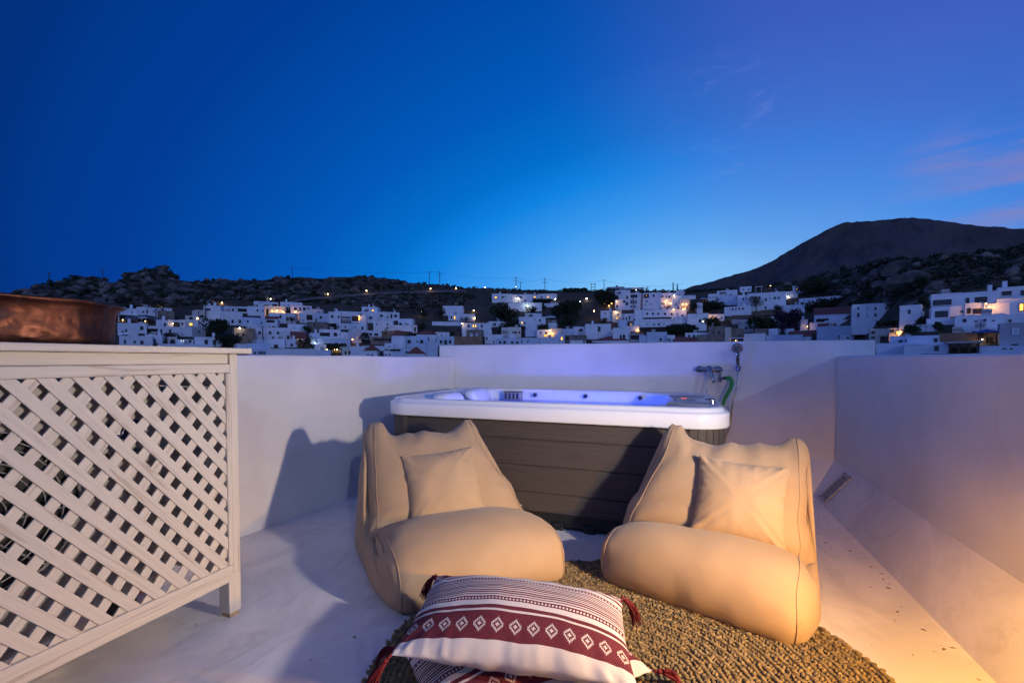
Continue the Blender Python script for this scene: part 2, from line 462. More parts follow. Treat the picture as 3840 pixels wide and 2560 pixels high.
b_ = B(); b_.box((CX - 0.04, CY0 + 0.05, 1.0325), (CX - 0.006, CY1 - 0.0355, 1.0715)); grain(b_.done('upper_rail', M['pine'], cab, bevel=0.003), (0, 1, 0))
b_ = B(); b_.box((CX - 0.03, CY0 + 0.05, 0.996), (CX + 0.004, CY1 - 0.0345, 1.0315)); grain(b_.done('frame_rail', M['pine'], cab, bevel=0.004), (0, 1, 0))
b_ = B(); b_.box((CX - 0.03, CY0 + 0.05, 0.178), (CX + 0.004, CY1 - 0.0345, 0.217)); grain(b_.done('frame_rail', M['pine'], cab, bevel=0.004), (0, 1, 0))
b_ = B(); b_.box((CX - 0.035, CY0 + 0.05, 0.148), (CX + 0.0, CY1 - 0.0355, 0.177)); grain(b_.done('lower_rail', M['pine'], cab, bevel=0.004), (0, 1, 0))
b_ = B(); b_.box((CX - 0.03, CY1 - 0.052, 0.2175), (CX + 0.004, CY1 - 0.034, 0.9955)); grain(b_.done('frame_stile', M['pine'], cab, bevel=0.003), (0, 0, 1))
for y0, y1 in ((CY0, CY0 + 0.05), (CY1 - 0.0335, CY1)):
    b_ = B(); b_.box((CX - 0.06, y0, 0.18), (CX + 0.002, y1, 1.072)); grain(b_.done('corner_post', M['pine'], cab, bevel=0.004), (0, 0, 1))
for y0, y1 in ((CY0, CY0 + 0.06), (CY1 - 0.06, CY1)):
    for x1 in (CX + 0.001, -2.25):
        b_ = B()
        b_.prism([(x1 - 0.06, y0 + 0.008, 0.018), (x1, y0 + 0.008, 0.018), (x1, y1, 0.018), (x1 - 0.06, y1, 0.018)], (0, 0, 0.1625))
        l = grain(b_.done('leg', M['pine'], cab, bevel=0.003), (0, 0, 1))
        b_ = B(); b_.box((x1 - 0.052, y0 + 0.014, 0.0), (x1 - 0.006, y1 - 0.008, 0.0175)); grain(b_.done('foot_pad', M['foot_wood'], l), (0, 1, 0))
# side boards and back edge
for i in range(7):
    z0 = 0.15 + i * 0.131
    b_ = B(); b_.box((-2.31, CY1 - 0.022, z0), (CX - 0.061, CY1 - 0.004, z0 + 0.127)); grain(b_.done('side_board', M['pine'], cab), (1, 0, 0))
# lattice slats, two crossing layers, each slat clipped to the opening
OY0, OY1, OZ0, OZ1 = CY0 + 0.05, CY1 - 0.0525, 0.2175, 0.9955
def clip(poly, axis, val, keep_less):
    out = []
    for i in range(len(poly)):
        a, c = poly[i], poly[(i+1) % len(poly)]
        ina = (a[axis] <= val) == keep_less; inc = (c[axis] <= val) == keep_less
        if ina: out.append(a)
        if ina != inc:
            t_ = (val - a[axis]) / (c[axis] - a[axis]); out.append((a[0] + t_*(c[0]-a[0]), a[1] + t_*(c[1]-a[1])))
    return out
def lattice(sign, yref, x0, x1):
    for k in range(-16, 20):
        # parallelogram from above the opening to below it; sign=+1: falls to the right
        ya, yb = yref + 0.0808 * k + 0.0010, yref + 0.0808 * k + 0.0425
        zt, zb = 1.10, 0.10
        sh = lambda z: (0.996 - z) * (0.0405 / 0.051) * sign
        poly = [(ya + sh(zt), zt), (yb + sh(zt), zt), (yb + sh(zb), zb), (ya + sh(zb), zb)]
        for ax_, v, kl in ((0, OY0, False), (0, OY1, True), (1, OZ0, False), (1, OZ1, True)):
            poly = clip(poly, ax_, v, kl)
            if len(poly) < 3: break
        if len(poly) < 3: continue
        A = 0.5 * abs(sum(poly[i][0]*poly[(i+1) % len(poly)][1] - poly[(i+1) % len(poly)][0]*poly[i][1] for i in range(len(poly))))
        if A < 2e-4: continue
        b_ = B(); b_.prism([(x0, y, z) for y, z in poly], (x1 - x0, 0, 0))
        grain(b_.done('slat', M['pine'], cab, bevel=0.0012), (0, 0.622, -0.783 * sign))
lattice(+1, 0.737, CX - 0.0068, CX - 0.0005)
# back layer: its gaps are centred on the holes (1.236, .957)
lattice(-1, (1.236 + (0.996 - 0.957) * (0.0405/0.051)) + 0.0187, CX - 0.0135, CX - 0.0070)

# air conditioner housed in the cabinet
ac = thing('air_conditioner', 'dark air conditioner unit with fan grille behind the wooden lattice', 'air conditioner', (-2.1, 0.8, 0.12))
AX = -1.86
b_ = B(); b_.box((-2.2, 0.30, 0.20), (AX, 1.17, 0.98)); b_.done('casing', M['ac_body'], ac, bevel=0.012)
FC = (AX + 0.002, 0.655, 0.60)
b_ = B(); n = 40
b_.add([(AX + 0.0022, FC[1] + 0.25*math.cos(6.2832*i/n), FC[2] + 0.25*math.sin(6.2832*i/n)) for i in range(n)], [tuple(range(n))])
b_.done('fan_opening', M['sensor_black'], ac)
fg = None
b_ = B()
for r in np.arange(0.05, 0.26, 0.022):
    b_.tube([(AX + 0.018, FC[1] + r*math.cos(a), FC[2] + r*math.sin(a)) for a in np.linspace(0, 6.2832, 41)], 0.0022, 5, False)
for k in range(8):
    a = k * math.pi / 4 + 0.2
    b_.tube([(AX + 0.012, FC[1] + 0.04*math.cos(a), FC[2] + 0.04*math.sin(a)), (AX + 0.012, FC[1] + 0.25*math.cos(a+0.5), FC[2] + 0.25*math.sin(a+0.5))], 0.003, 5)
fg = b_.done('fan_guard', M['grey_plastic'], ac)
b_ = B(); b_.cyl((AX + 0.006, FC[1], FC[2]), (AX + 0.03, FC[1], FC[2]), 0.05, 0.045, 20); b_.done('fan_hub', M['black'], ac)
for k in range(3):
    a0 = k * 2.094
    P = [(AX + 0.006 + 0.012*s, FC[1] + r*math.cos(a0 + s*0.9), FC[2] + r*math.sin(a0 + s*0.9)) for r, s in ((0.05, 0), (0.22, 0.1), (0.23, 0.55), (0.2, 0.9), (0.05, 0.8))]
    b_ = B(); b_.prism(P, (0.003, 0, 0)); b_.done('fan_blade', M['black'], ac)
b_ = B(); n = 28
b_.prism([(AX + 0.001, 1.045 + 0.075*math.cos(6.2832*i/n), 0.80 + 0.034*math.sin(6.2832*i/n)) for i in range(n)], (0.004, 0, 0))
badge = b_.done('badge', M['ac_blue'], ac)
def text(name, s, loc, size, material, parent, rot=(math.pi/2, 0, math.pi/2), shear=0.0, align='CENTER'):
    cu = bpy.data.curves.new(name, 'FONT'); cu.body = s; cu.size = size; cu.extrude = 0.0006; cu.shear = shear
    cu.align_x = align; cu.align_y = 'CENTER'
    tmp = bpy.data.objects.new(name + '_c', cu); col.objects.link(tmp)
    dg = bpy.context.evaluated_depsgraph_get()
    me = bpy.data.meshes.new_from_object(tmp.evaluated_get(dg))
    bpy.data.objects.remove(tmp)
    from mathutils import Euler, Matrix
    me.transform(Matrix.Translation(loc) @ Euler(rot).to_matrix().to_4x4())
    return link(name, me, material, parent)
text('lettering', 'Carrier', (AX + 0.006, 1.045, 0.80), 0.05, M['badge_white'], badge, shear=0.35)
text('lettering', 'Inverter', (AX + 0.003, 1.035, 0.715), 0.06, M['ac_grey'], ac)
for y in (0.42, 1.02):
    b_ = B(); b_.box((-2.18, y, 0.12), (AX - 0.02, y + 0.06, 0.1995)); b_.done('bracket', M['black'], ac)
t = B(); t.box((-2.30, 0.30, 0.0), (-1.96, 0.925, 0.119))
tag(t.done('plaster_plinth', M['plaster'], bevel=0.03), 'low white plaster block under the lattice cabinet', 'plinth')

# ------------------------------------------------------------------ copper pot on the cabinet
b_ = B()
prof = [(0.001, 1.0975), (0.245, 1.0975), (0.262, 1.104), (0.269, 1.115), (0.272, 1.155), (0.273, 1.195), (0.276, 1.217), (0.285, 1.229), (0.296, 1.233),
        (0.2985, 1.239), (0.294, 1.244), (0.283, 1.243), (0.271, 1.233), (0.266, 1.213), (0.264, 1.12), (0.245, 1.108), (0.001, 1.108)]
fine = []
for (r0, z0), (r1, z1) in zip(prof[:-1], prof[1:]):
    k = max(1, int(math.hypot(r1-r0, z1-z0) / 0.012))
    for i in range(k): fine.append((r0 + (r1-r0)*i/k, z0 + (z1-z0)*i/k))
fine.append(prof[-1])
b_.lathe(fine, (-2.12, 0.855, 0), 140)
V = np.vstack(b_.v)
for i, v in enumerate(V):
    d = np.array([v[0] + 2.12, v[1] - 0.855, 0]); r = np.linalg.norm(d)
    if r > 0.2:
        k = noise.noise(Vector(v * 11)) * 0.006 + noise.noise(Vector(v * 34)) * 0.0032
        V[i] += d / r * k
        if v[2] > 1.215: V[i][2] += noise.noise(Vector((v[0]*7, v[1]*7, 3))) * 0.006
b_.v = [V]
pot = b_.done('copper_pot', M['copper'], smooth=True)
tag(pot, 'round hammered copper pot with rolled rim on the lattice cabinet', 'pot')

# ------------------------------------------------------------------ hot tub
TX0, TX1, TY0, TY1 = -1.985, 0.275, 2.665, 3.99
def rrect(x0, x1, y0, y1, r, n=10, r2=None):
    P = []
    r2 = r if r2 is None else r2
    for cx, cy, a0, rr in ((x1 - r, y0 + r, -90, r), (x1 - r2, y1 - r2, 0, r2), (x0 + r2, y1 - r2, 90, r2), (x0 + r, y0 + r, 180, r)):
        for i in range(n + 1):
            a = math.radians(a0 + 90 * i / n); P.append((cx + rr*math.cos(a), cy + rr*math.sin(a)))
    return P
def ring_loft(levels, close_top=False, close_bottom=False):
    bb = B(); k = len(levels[0][0]); V = []
    for pts, z in levels: V += [(x, y, z) for x, y in pts]
    F = [(i*k+j, i*k+(j+1) % k, (i+1)*k+(j+1) % k, (i+1)*k+j) for i in range(len(levels)-1) for j in range(k)]
    if close_top: F.append(tuple(range((len(levels)-1)*k, len(levels)*k)))
    if close_bottom: F.append(tuple(range(k))[::-1])
    return bb.add(V, F)
M['slate'] = mat('slate_grey_plastic', (0.16, 0.17, 0.20), 0.3)[0]
tub = thing('hot_tub', 'white acrylic hot tub with dark plank skirt and blue lit water', 'hot tub', (-0.8, 3.3, 0))
o_ = lambda d, r: rrect(TX0 + d, TX1 - d, TY0 + d, TY1 - d, max(0.05, r - d), 12)
in_ = lambda d, r: rrect(TX0 + 0.17 + d, TX1 - 0.33 - d, TY0 + 0.10 + d, TY1 - 0.075 - d, max(0.05, r - d*0.5), 12)
R0 = 0.21
lv = [(o_(0.02, R0), 0.664), (o_(0.004, R0), 0.667), (o_(0.0, R0), 0.675), (o_(0.002, R0), 0.742), (o_(0.008, R0), 0.752), (o_(0.022, R0), 0.755), (o_(0.028, R0), 0.760),
      (o_(0.033, R0), 0.772), (o_(0.043, R0), 0.7795), (o_(0.06, R0), 0.782), (o_(0.085, R0), 0.780)]
rim = ring_loft(lv)
# deck from rim to basin opening
lv2 = [(o_(0.085, R0), 0.7798), (in_(-0.012, 0.30), 0.7765), (in_(0.0, 0.30), 0.772), (in_(0.012, 0.30), 0.755), (in_(0.025, 0.30), 0.70), (in_(0.07, 0.30), 0.48),
       (in_(0.16, 0.28), 0.42), (in_(0.22, 0.26), 0.36), (in_(0.27, 0.25), 0.16), (in_(0.33, 0.22), 0.12)]
rim.done('rim', M['acrylic'], tub, angle=60)
ring_loft(lv2, close_top=True).done('basin', M['acrylic'], tub, smooth=True)
# water: clear with a gentle ripple
m = bpy.data.materials.new('tub_water'); m.use_nodes = True; N = NT(m.node_tree); N.n.clear()
gl = N.node('ShaderNodeBsdfGlossy'); gl.inputs['Roughness'].default_value = 0.03
tr = N.node('ShaderNodeBsdfTransparent'); tr.inputs[0].default_value = (0.72, 0.88, 1.0, 1)
fr = N.node('ShaderNodeFresnel'); fr.inputs[0].default_value = 1.33
bp = N.node('ShaderNodeBump'); bp.inputs['Strength'].default_value = 0.25; bp.inputs['Distance'].default_value = 0.02
N.put(bp.inputs['Height'], N.noise(geo_pos(N), 5, 3))
for s_ in (gl.inputs['Normal'], fr.inputs['Normal']): N.l.new(bp.outputs[0], s_)
mx = N.node('ShaderNodeMixShader'); N.l.new(fr.outputs[0], mx.inputs[0]); N.l.new(tr.outputs[0], mx.inputs[1]); N.l.new(gl.outputs[0], mx.inputs[2])
oo = N.node('ShaderNodeOutputMaterial'); N.l.new(mx.outputs[0], oo.inputs[0])
b_ = B(); P = in_(0.028, 0.30); b_.add([(x, y, 0.690) for x, y in P], [tuple(range(len(P)))]); b_.done('water', m, tub)
# skirt: horizontal planks between vertical corner strips
SX0, SX1, SY0, SY1 = TX0 + 0.02, TX1 - 0.02, TY0 + 0.03, TY1 - 0.03
zz = [0.102, 0.222, 0.388, 0.553, 0.663]
for side in range(4):
    for z0, z1 in zip(zz[:-1], zz[1:]):
        b_ = B()
        z0 += 0.002; z1 -= 0.002
        if side == 0: pr = [(SX0 + 0.20, SY0, z0), (SX0 + 0.20, SY0 + 0.004, z1 - 0.012), (SX0 + 0.20, SY0 + 0.014, z1), (SX0 + 0.20, SY0 + 0.05, z1), (SX0 + 0.20, SY0 + 0.05, z0)]; dd = (SX1 - SX0 - 0.40, 0, 0)
        elif side == 1: pr = [(SX0 + 0.20, SY1, z0), (SX0 + 0.20, SY1 - 0.05, z0), (SX0 + 0.20, SY1 - 0.05, z1), (SX0 + 0.20, SY1, z1)]; dd = (SX1 - SX0 - 0.40, 0, 0)
        elif side == 2: pr = [(SX0, SY0 + 0.20, z0), (SX0, SY0 + 0.20, z1), (SX0 + 0.05, SY0 + 0.20, z1), (SX0 + 0.05, SY0 + 0.20, z0)]; dd = (0, SY1 - SY0 - 0.40, 0)
        else: pr = [(SX1, SY0 + 0.20, z0), (SX1 - 0.05, SY0 + 0.20, z0), (SX1 - 0.05, SY0 + 0.20, z1), (SX1, SY0 + 0.20, z1)]; dd = (0, SY1 - SY0 - 0.40, 0)
        b_.prism(pr, dd); b_.done('skirt_plank', M['skirt'], tub)
for cx, cy, a0 in ((SX0 + 0.20, SY0 + 0.20, 180), (SX1 - 0.20, SY0 + 0.20, 270), (SX1 - 0.20, SY1 - 0.20, 0), (SX0 + 0.20, SY1 - 0.20, 90)):
    for k in range(7):
        a, c = math.radians(a0 + k*90/7 + 0.5), math.radians(a0 + (k+1)*90/7 - 0.5)
        Q = [(cx + r*math.cos(q), cy + r*math.sin(q), 0.103) for r, q in ((0.2005, a), (0.2005, c), (0.16, c), (0.16, a))]
        b_ = B(); b_.prism(Q, (0, 0, 0.559)); b_.done('corner_strip', M['skirt_corner'], tub)
b_ = B()
P = rrect(SX0 + 0.05, SX1 - 0.05, SY0 + 0.05, SY1 - 0.05, 0.16, 8)
b_ = ring_loft([(P, 0.02), (P, 0.60)], True, True); b_.done('inner_frame', M['black'], tub)
P = rrect(SX0 + 0.012, SX1 - 0.012, SY0 + 0.012, SY1 - 0.012, 0.19, 8)
ring_loft([(P, 0.022), (P, 0.1)], True, True).done('base_tray', M['black'], tub)
for i in range(9):
    x = SX0 + 0.26 + i * 0.195
    b_ = B(); b_.box((x, SY0 - 0.004, 0.0), (x + 0.075, SY0 + 0.10, 0.05)); b_.done('base_foot', M['black'], tub, bevel=0.01)
for x, z in ((SX0 + 0.175, 0.50), (-0.93, 0.13)):
    b_ = B(); b_.cyl((x, SY0 + (0.01 if x < -1.5 else -0.001), z), (x, SY0 - 0.006 + (0.006 if x < -1.5 else 0), z), 0.0055, n=8); b_.done('screw', M['badge_white'], tub)
# head pillow, filter weir, jets, control panel, cup arcs
b_ = B(); P = rrect(-0.17, 0.17, -0.05, 0.05, 0.04, 6)
b_ = B(); hp = []
for i, z in enumerate(np.linspace(0, 1, 7)):
    s = 1 - 0.35 * abs(2*z - 1)**3
    hp.append(([(x*s, y*s) for x, y in P], z))
bb = ring_loft(hp, True, True); V = np.vstack(bb.v)
V = np.stack([-1.625 + V[:, 1] * 1.0 + (V[:, 2]-0.5)*-0.05, 3.05 + V[:, 0]*1.05, 0.688 + V[:, 2]*0.112], 1); bb.v = [V]
bb.done('head_pillow', M['pillow_foam'], tub, smooth=True)
V2 = V + np.array([0, 0.52, 0]); bb2 = B(); bb2.add(V2, bb.f); bb2.done('head_pillow', M['pillow_foam'], tub, smooth=True)
b_ = B(); b_.box((-1.47, 3.80, 0.69), (-1.32, 3.872, 0.757)); fw_ = b_.done('filter_weir', M['grey_plastic'], tub, bevel=0.006)
b_ = B(); b_.box((-1.475, 3.795, 0.7575), (-1.315, 3.874, 0.765)); b_.done('filter_lip', M['dark_grey'], fw_)
for k in range(4):
    b_ = B(); b_.box((-1.465 + k*0.037, 3.793, 0.70), (-1.447 + k*0.037, 3.7995, 0.75)); b_.done('filter_slot', M['dark_grey'], fw_)
for x in (-1.2, -0.75, -0.3):
    b_ = B(); b_.cyl((x, 3.845, 0.735), (x, 3.865, 0.735), 0.017, 0.02, 12); b_.done('jet', M['chrome'], tub)
b_ = B(); P = rrect(-0.075, 0.075, -0.03, 0.03, 0.028, 6); cpn = ring_loft([([(x + 0.035, y*1.6 + 3.27) for x, y in P], 0.776), ([(x*0.94 + 0.035, y*1.5 + 3.27) for x, y in P], 0.788)], True).done('control_panel', M['slate'], tub, angle=40)
text('display_digits', '37', (0.03, 3.255, 0.7895), 0.035, M['red_digit'], cpn, (0.0, 0, 0.0))
for y in (2.98, 3.56):
    n = 14; Q = [(0.05 + 0.12*math.cos(math.pi*i/n), y + 0.11*math.sin(math.pi*i/n) - 0.05) for i in range(n+1)]
    bb = B(); bb.prism([(x, yy, 0.776) for x, yy in Q], (0, 0, 0.012)); bb.done('cup_holder', M['slate'], tub, bevel=0.006)
b_ = B(); b_.cyl((0.19, 3.02, 0.777), (0.19, 3.02, 0.803), 0.02, 0.017, 14); b_.box((0.15, 3.01, 0.803), (0.2, 3.03, 0.811)); b_.done('air_valve', M['chrome'], tub, bevel=0.002)
# under-water lamp: a disc on the far basin wall that gives the blue light
LED = emis('blue_led', (0.12, 0.18, 1.0), 14.0)
for k, (x, y) in enumerate(((-0.55, 3.62), (-1.25, 3.2))):
    bb = B(); bb.cyl((x, y + 0.05, 0.42), (x, y + 0.02, 0.44), 0.045, 0.045, 16); bb.done('led_lamp', LED, tub)
def point(name, loc, energy, color, r=0.05, parent=None):
    l = bpy.data.lights.new(name, 'POINT'); l.energy = energy; l.color = color; l.shadow_soft_size = r
    o = bpy.data.objects.new(name, l); o.location = loc; col.objects.link(o)
    return o
point('tub_light', (-0.62, 3.42, 0.56), 115.0, (0.06, 0.10, 1.0), 0.08)
point('tub_light', (-1.15, 3.25, 0.56), 80.0, (0.07, 0.11, 1.0), 0.08)

# ------------------------------------------------------------------ taps, hoses and hand shower on the wall
BY = 4.28
def curve(ctrl, n=28):
    P = np.array(ctrl, float); k = len(P); out = []
    Q = np.vstack([2*P[0]-P[1], P, 2*P[-1]-P[-2]])
    for i in range(1, k):
        for t_ in np.linspace(0, 1, max(2, n // (k-1)), endpoint=False):
            a, b1, c1_, d1 = Q[i-1], Q[i], Q[i+1], Q[i+2]
            out.append(0.5*((2*b1) + (-a+c1_)*t_ + (2*a-5*b1+4*c1_-d1)*t_**2 + (-a+3*b1-3*c1_+d1)*t_**3))
    out.append(P[-1]); return out
tap = thing('mixer_tap', 'chrome mixer tap on the wall above the tub', 'tap', (0.24, BY, 0.964))
b_ = B(); b_.tube([(0.128, BY-0.045, 0.964), (0.134, BY-0.045, 0.964), (0.2, BY-0.045, 0.964), (0.335, BY-0.045, 0.964), (0.345, BY-0.045, 0.964)], [0.012, 0.019, 0.021, 0.021, 0.014], 16); b_.done('body', M['chrome'], tap, angle=40)
for x in (0.165, 0.305):
    b_ = B(); b_.cyl((x, BY - 0.035, 0.964), (x, BY - 0.003, 0.964), 0.013, n=12); b_.cyl((x, BY - 0.014, 0.964), (x, BY - 0.001, 0.964), 0.030, n=18); b_.done('wall_mount', M['chrome'], tap, angle=40)
b_ = B(); b_.ball((0.238, BY - 0.058, 0.970), 0.029, 18, 12); b_.tube(curve([(0.238, BY-0.065, 0.965), (0.248, BY-0.092, 0.945), (0.262, BY-0.112, 0.895), (0.270, BY-0.118, 0.856)]), np.linspace(0.022, 0.0095, 29)[:len(curve([(0,0,0),(1,0,0),(2,0,0),(3,0,0)]))], 12)
b_.done('lever', M['chrome'], tap, smooth=True)
b_ = B(); b_.tube([(0.325, BY-0.045, 0.948), (0.325, BY-0.045, 0.905), (0.325, BY-0.045, 0.868)], [0.010, 0.011, 0.011], 12); b_.ball((0.325, BY-0.045, 0.888), 0.018, 12, 8)
b_.cyl((0.325, BY-0.045, 0.888), (0.356, BY-0.075, 0.892), 0.011, n=12); b_.cyl((0.325, BY-0.045, 0.868), (0.325, BY-0.045, 0.856), 0.014, n=10); b_.done('valve', M['chrome'], tap, angle=40)
b_ = B(); b_.cyl((0.352, BY-0.075, 0.892), (0.366, BY-0.077, 0.893), 0.015, n=12); b_.done('hose_clamp', M['black'], tap)
gh = B(); gh.tube(curve([(0.364, BY-0.077, 0.893), (0.395, BY-0.08, 0.895), (0.412, BY-0.085, 0.868), (0.398, BY-0.10, 0.80), (0.358, BY-0.12, 0.72), (0.335, BY-0.13, 0.60), (0.33, BY-0.13, 0.3)], 60), 0.0155, 14)
tag(gh.done('garden_hose', M['green'], smooth=True), 'green garden hose hanging from the tap', 'hose')
sh_ = B(); sh_.tube(curve([(0.232, BY-0.09, 0.945), (0.236, BY-0.09, 0.88), (0.215, BY-0.10, 0.79), (0.195, BY-0.12, 0.68), (0.21, BY-0.12, 0.42), (0.30, BY-0.11, 0.32), (0.39, BY-0.10, 0.46), (0.42, BY-0.10, 0.70), (0.452, BY-0.085, 0.83), (0.466, BY-0.045, 0.955)], 130), 0.0085, 10)
tag(sh_.done('shower_hose', M['steel_hose'], smooth=True), 'flexible steel shower hose looping behind the tub', 'hose')
hs = thing('hand_shower', 'chrome hand shower hanging in a wall bracket', 'shower', (0.46, BY - 0.05, 1.0))
b_ = B(); b_.tube(curve([(0.466, BY-0.068, 0.955), (0.462, BY-0.045, 1.00), (0.455, BY-0.078, 1.06), (0.451, BY-0.09, 1.115), (0.449, BY-0.103, 1.14)], 24), np.linspace(0.012, 0.0175, 25), 14); b_.done('handle', M['chrome'], hs, smooth=True)
hd = np.array([-0.05, -0.80, -0.55]); hd /= np.linalg.norm(hd)
hc = np.array([0.449, BY - 0.082, 1.148])
b_ = B(); b_.tube([hc - hd*0.022, hc - hd*0.012, hc + hd*0.0, hc + hd*0.016], [0.012, 0.034, 0.044, 0.045], 22); head = b_.done('head', M['chrome'], hs, angle=40)
b_ = B(); b_.tube([hc + hd*0.0165, hc + hd*0.019], [0.039, 0.037], 22); face = b_.done('spray_face', M['grey_plastic'], head)
e1 = np.cross(hd, (1, 0, 0)); e1 /= np.linalg.norm(e1); e2 = np.cross(hd, e1)
for k in range(7):
    a = k * 2*math.pi/7
    c0 = hc + hd*0.0192
    b_ = B(); b_.tube([c0 + (e1*math.cos(a) + e2*math.sin(a))*0.012, c0 + (e1*math.cos(a) + e2*math.sin(a))*0.032], [0.0025, 0.005], 6); b_.done('nozzle', M['black'], head)
b_ = B(); b_.cyl((0.464, BY - 0.001, 0.985), (0.464, BY - 0.04, 0.98), 0.016, 0.014, 12); b_.tube([(0.466, BY-0.048, 0.958), (0.463, BY-0.049, 0.995)], [0.019, 0.021], 14); b_.done('bracket', M['chrome'], hs, angle=40)
cb = B(); cb.tube(curve([(-2.02, 3.1, 0.012), (-2.08, 2.86, 0.012), (-2.03, 2.62, 0.05), (-1.97, 2.56, 0.11), (-1.90, 2.62, 0.13), (-1.86, 2.74, 0.10), (-1.83, 2.85, 0.05)], 60), 0.0075, 8)
tag(cb.done('power_cable', M['rubber'], smooth=True), 'black power cable looping out beside the hot tub', 'cable')

# ------------------------------------------------------------------ the terrace's own lamps by the right parapet, just outside the picture
ln = thing('wall_lantern', 'warm lit glass lantern hanging on the right parapet', 'lantern', (1.0, 1.20, 0.58))
LX, LY, LZ = 1.0, 1.20, 0.58
b_ = B(); b_.lathe([(0.001, LZ - 0.13), (0.07, LZ - 0.13), (0.07, LZ - 0.115), (0.001, LZ - 0.115)], (LX, LY, 0), 20); b_.done('base', M['iron'], ln, angle=40)
b_ = B(); b_.ball((LX, LY, LZ - 0.03), 0.035, 16, 10); b_.done('bulb', M['lamp_glass'], ln, smooth=True)
for k in range(4):
    a = k*math.pi/2 + 0.4
    b_ = B(); b_.cyl((LX + 0.068*math.cos(a), LY + 0.068*math.sin(a), LZ - 0.115), (LX + 0.068*math.cos(a), LY + 0.068*math.sin(a), LZ + 0.1), 0.0035, n=6); b_.done('cage_bar', M['iron'], ln)
b_ = B(); b_.lathe([(0.135, LZ + 0.028), (0.128, LZ + 0.05), (0.06, LZ + 0.12), (0.02, LZ + 0.15), (0.001, LZ + 0.152)], (LX, LY, 0), 28); b_.done('shade', M['iron'], ln, angle=40)  # unseen shade added to keep the lantern's light low
b_ = B(); b_.tube([(LX, LY, LZ + 0.15), (LX, LY, LZ + 0.19), (RWX + 0.004, LY, LZ + 0.19)], 0.008, 8); b_.done('bracket', M['iron'], ln)
point('lantern_light', (LX, LY, LZ + 0.04), LANTERN, (1.0, 0.47, 0.045), 0.03)
sc_ = thing('wall_spot', 'small warm spot lamp fixed to the right parapet', 'lamp', (1.12, 1.34, 1.055))
AP = np.array([1.06, 1.34, 1.055]); AD = np.array([-2.35, 2.45, 0.80]) - AP; AD /= np.linalg.norm(AD)
b_ = B(); b_.cyl((RWX + 0.004, 1.34, 1.035), (1.10, 1.34, 1.045), 0.03, n=14); b_.done('mount', M['iron'], sc_)
b_ = B(); b_.tube([AP - AD*0.05, AP - AD*0.045, AP + AD*0.002], [0.02, 0.038, 0.045], 16); b_.done('housing', M['iron'], sc_)
b_ = B(); b_.tube([AP + AD*0.0025, AP + AD*0.004], [0.040, 0.040], 16); b_.done('lens', emis('spot_lens', (1.0, 0.75, 0.5), 5.0), sc_)
sl2 = bpy.data.lights.new('spot_light', 'SPOT'); sl2.energy = SPOT; sl2.color = (1.0, 0.86, 0.75); sl2.spot_size = math.radians(134); sl2.spot_blend = 1.0; sl2.shadow_soft_size = 0.05
so2 = bpy.data.objects.new('spot_light', sl2); so2.location = tuple(AP + AD*0.02); so2.rotation_euler = Vector(-AD).to_track_quat('Z', 'Y').to_euler(); col.objects.link(so2)

# ------------------------------------------------------------------ soft things: small cloth relaxation in numpy
def edges_of(F):
    E = set(); D = set()
    for f in F:
        k = len(f)
        for i in range(k):
            a, c = f[i], f[(i+1) % k]; E.add((min(a, c), max(a, c)))
        if k == 4: D.add((min(f[0], f[2]), max(f[0], f[2]))); D.add((min(f[1], f[3]), max(f[1], f[3])))
    return np.array(sorted(E)), np.array(sorted(D))
def relax(V, F, slack=1.0, press=0.0006, anchor=0.0, steps=200, iters=5, floor=None, grav=0.0, shear=0.25, rest=None, compress=0.25, anchor_w=None):
    V0 = V.copy(); X = V.copy(); n = len(X)
    E, Dg = edges_of(F)
    R = V if rest is None else rest
    A = np.vstack([E, Dg]); L = np.linalg.norm(R[A[:, 0]] - R[A[:, 1]], axis=1) * slack
    wt = np.concatenate([np.ones(len(E)), np.full(len(Dg), shear)])
    cnt = np.bincount(A[:, 0], wt, n) + np.bincount(A[:, 1], wt, n)
    T = []
    for f in F:
        for i in range(1, len(f)-1): T.append((f[0], f[i], f[i+1]))
    T = np.array(T)
    aw = anchor if anchor_w is None else (anchor * anchor_w)[:, None]
    for s in range(steps):
        a, b2, c = X[T[:, 0]], X[T[:, 1]], X[T[:, 2]]
        nr = np.cross(b2 - a, c - a)
        Nn = np.zeros_like(X)
        for k in range(3):
            for d in range(3): Nn[:, d] += np.bincount(T[:, k], nr[:, d], n)
        Nn /= np.linalg.norm(Nn, axis=1)[:, None] + 1e-12
        X = X + Nn * press
        X[:, 2] -= grav
        for it in range(iters):
            d = X[A[:, 1]] - X[A[:, 0]]; l = np.linalg.norm(d, axis=1) + 1e-12
            st = (l - L) / l
            st = np.where(st < 0, st * compress, st) * wt * 0.5
            dv = d * st[:, None]
            cor = np.zeros_like(X)
            for q in range(3): cor[:, q] = np.bincount(A[:, 0], dv[:, q], n) - np.bincount(A[:, 1], dv[:, q], n)
            X = X + cor / cnt[:, None] * 2.2
            if floor is not None: X[:, 2] = np.maximum(X[:, 2], floor)
        if anchor: X = X + (V0 - X) * aw
    return X
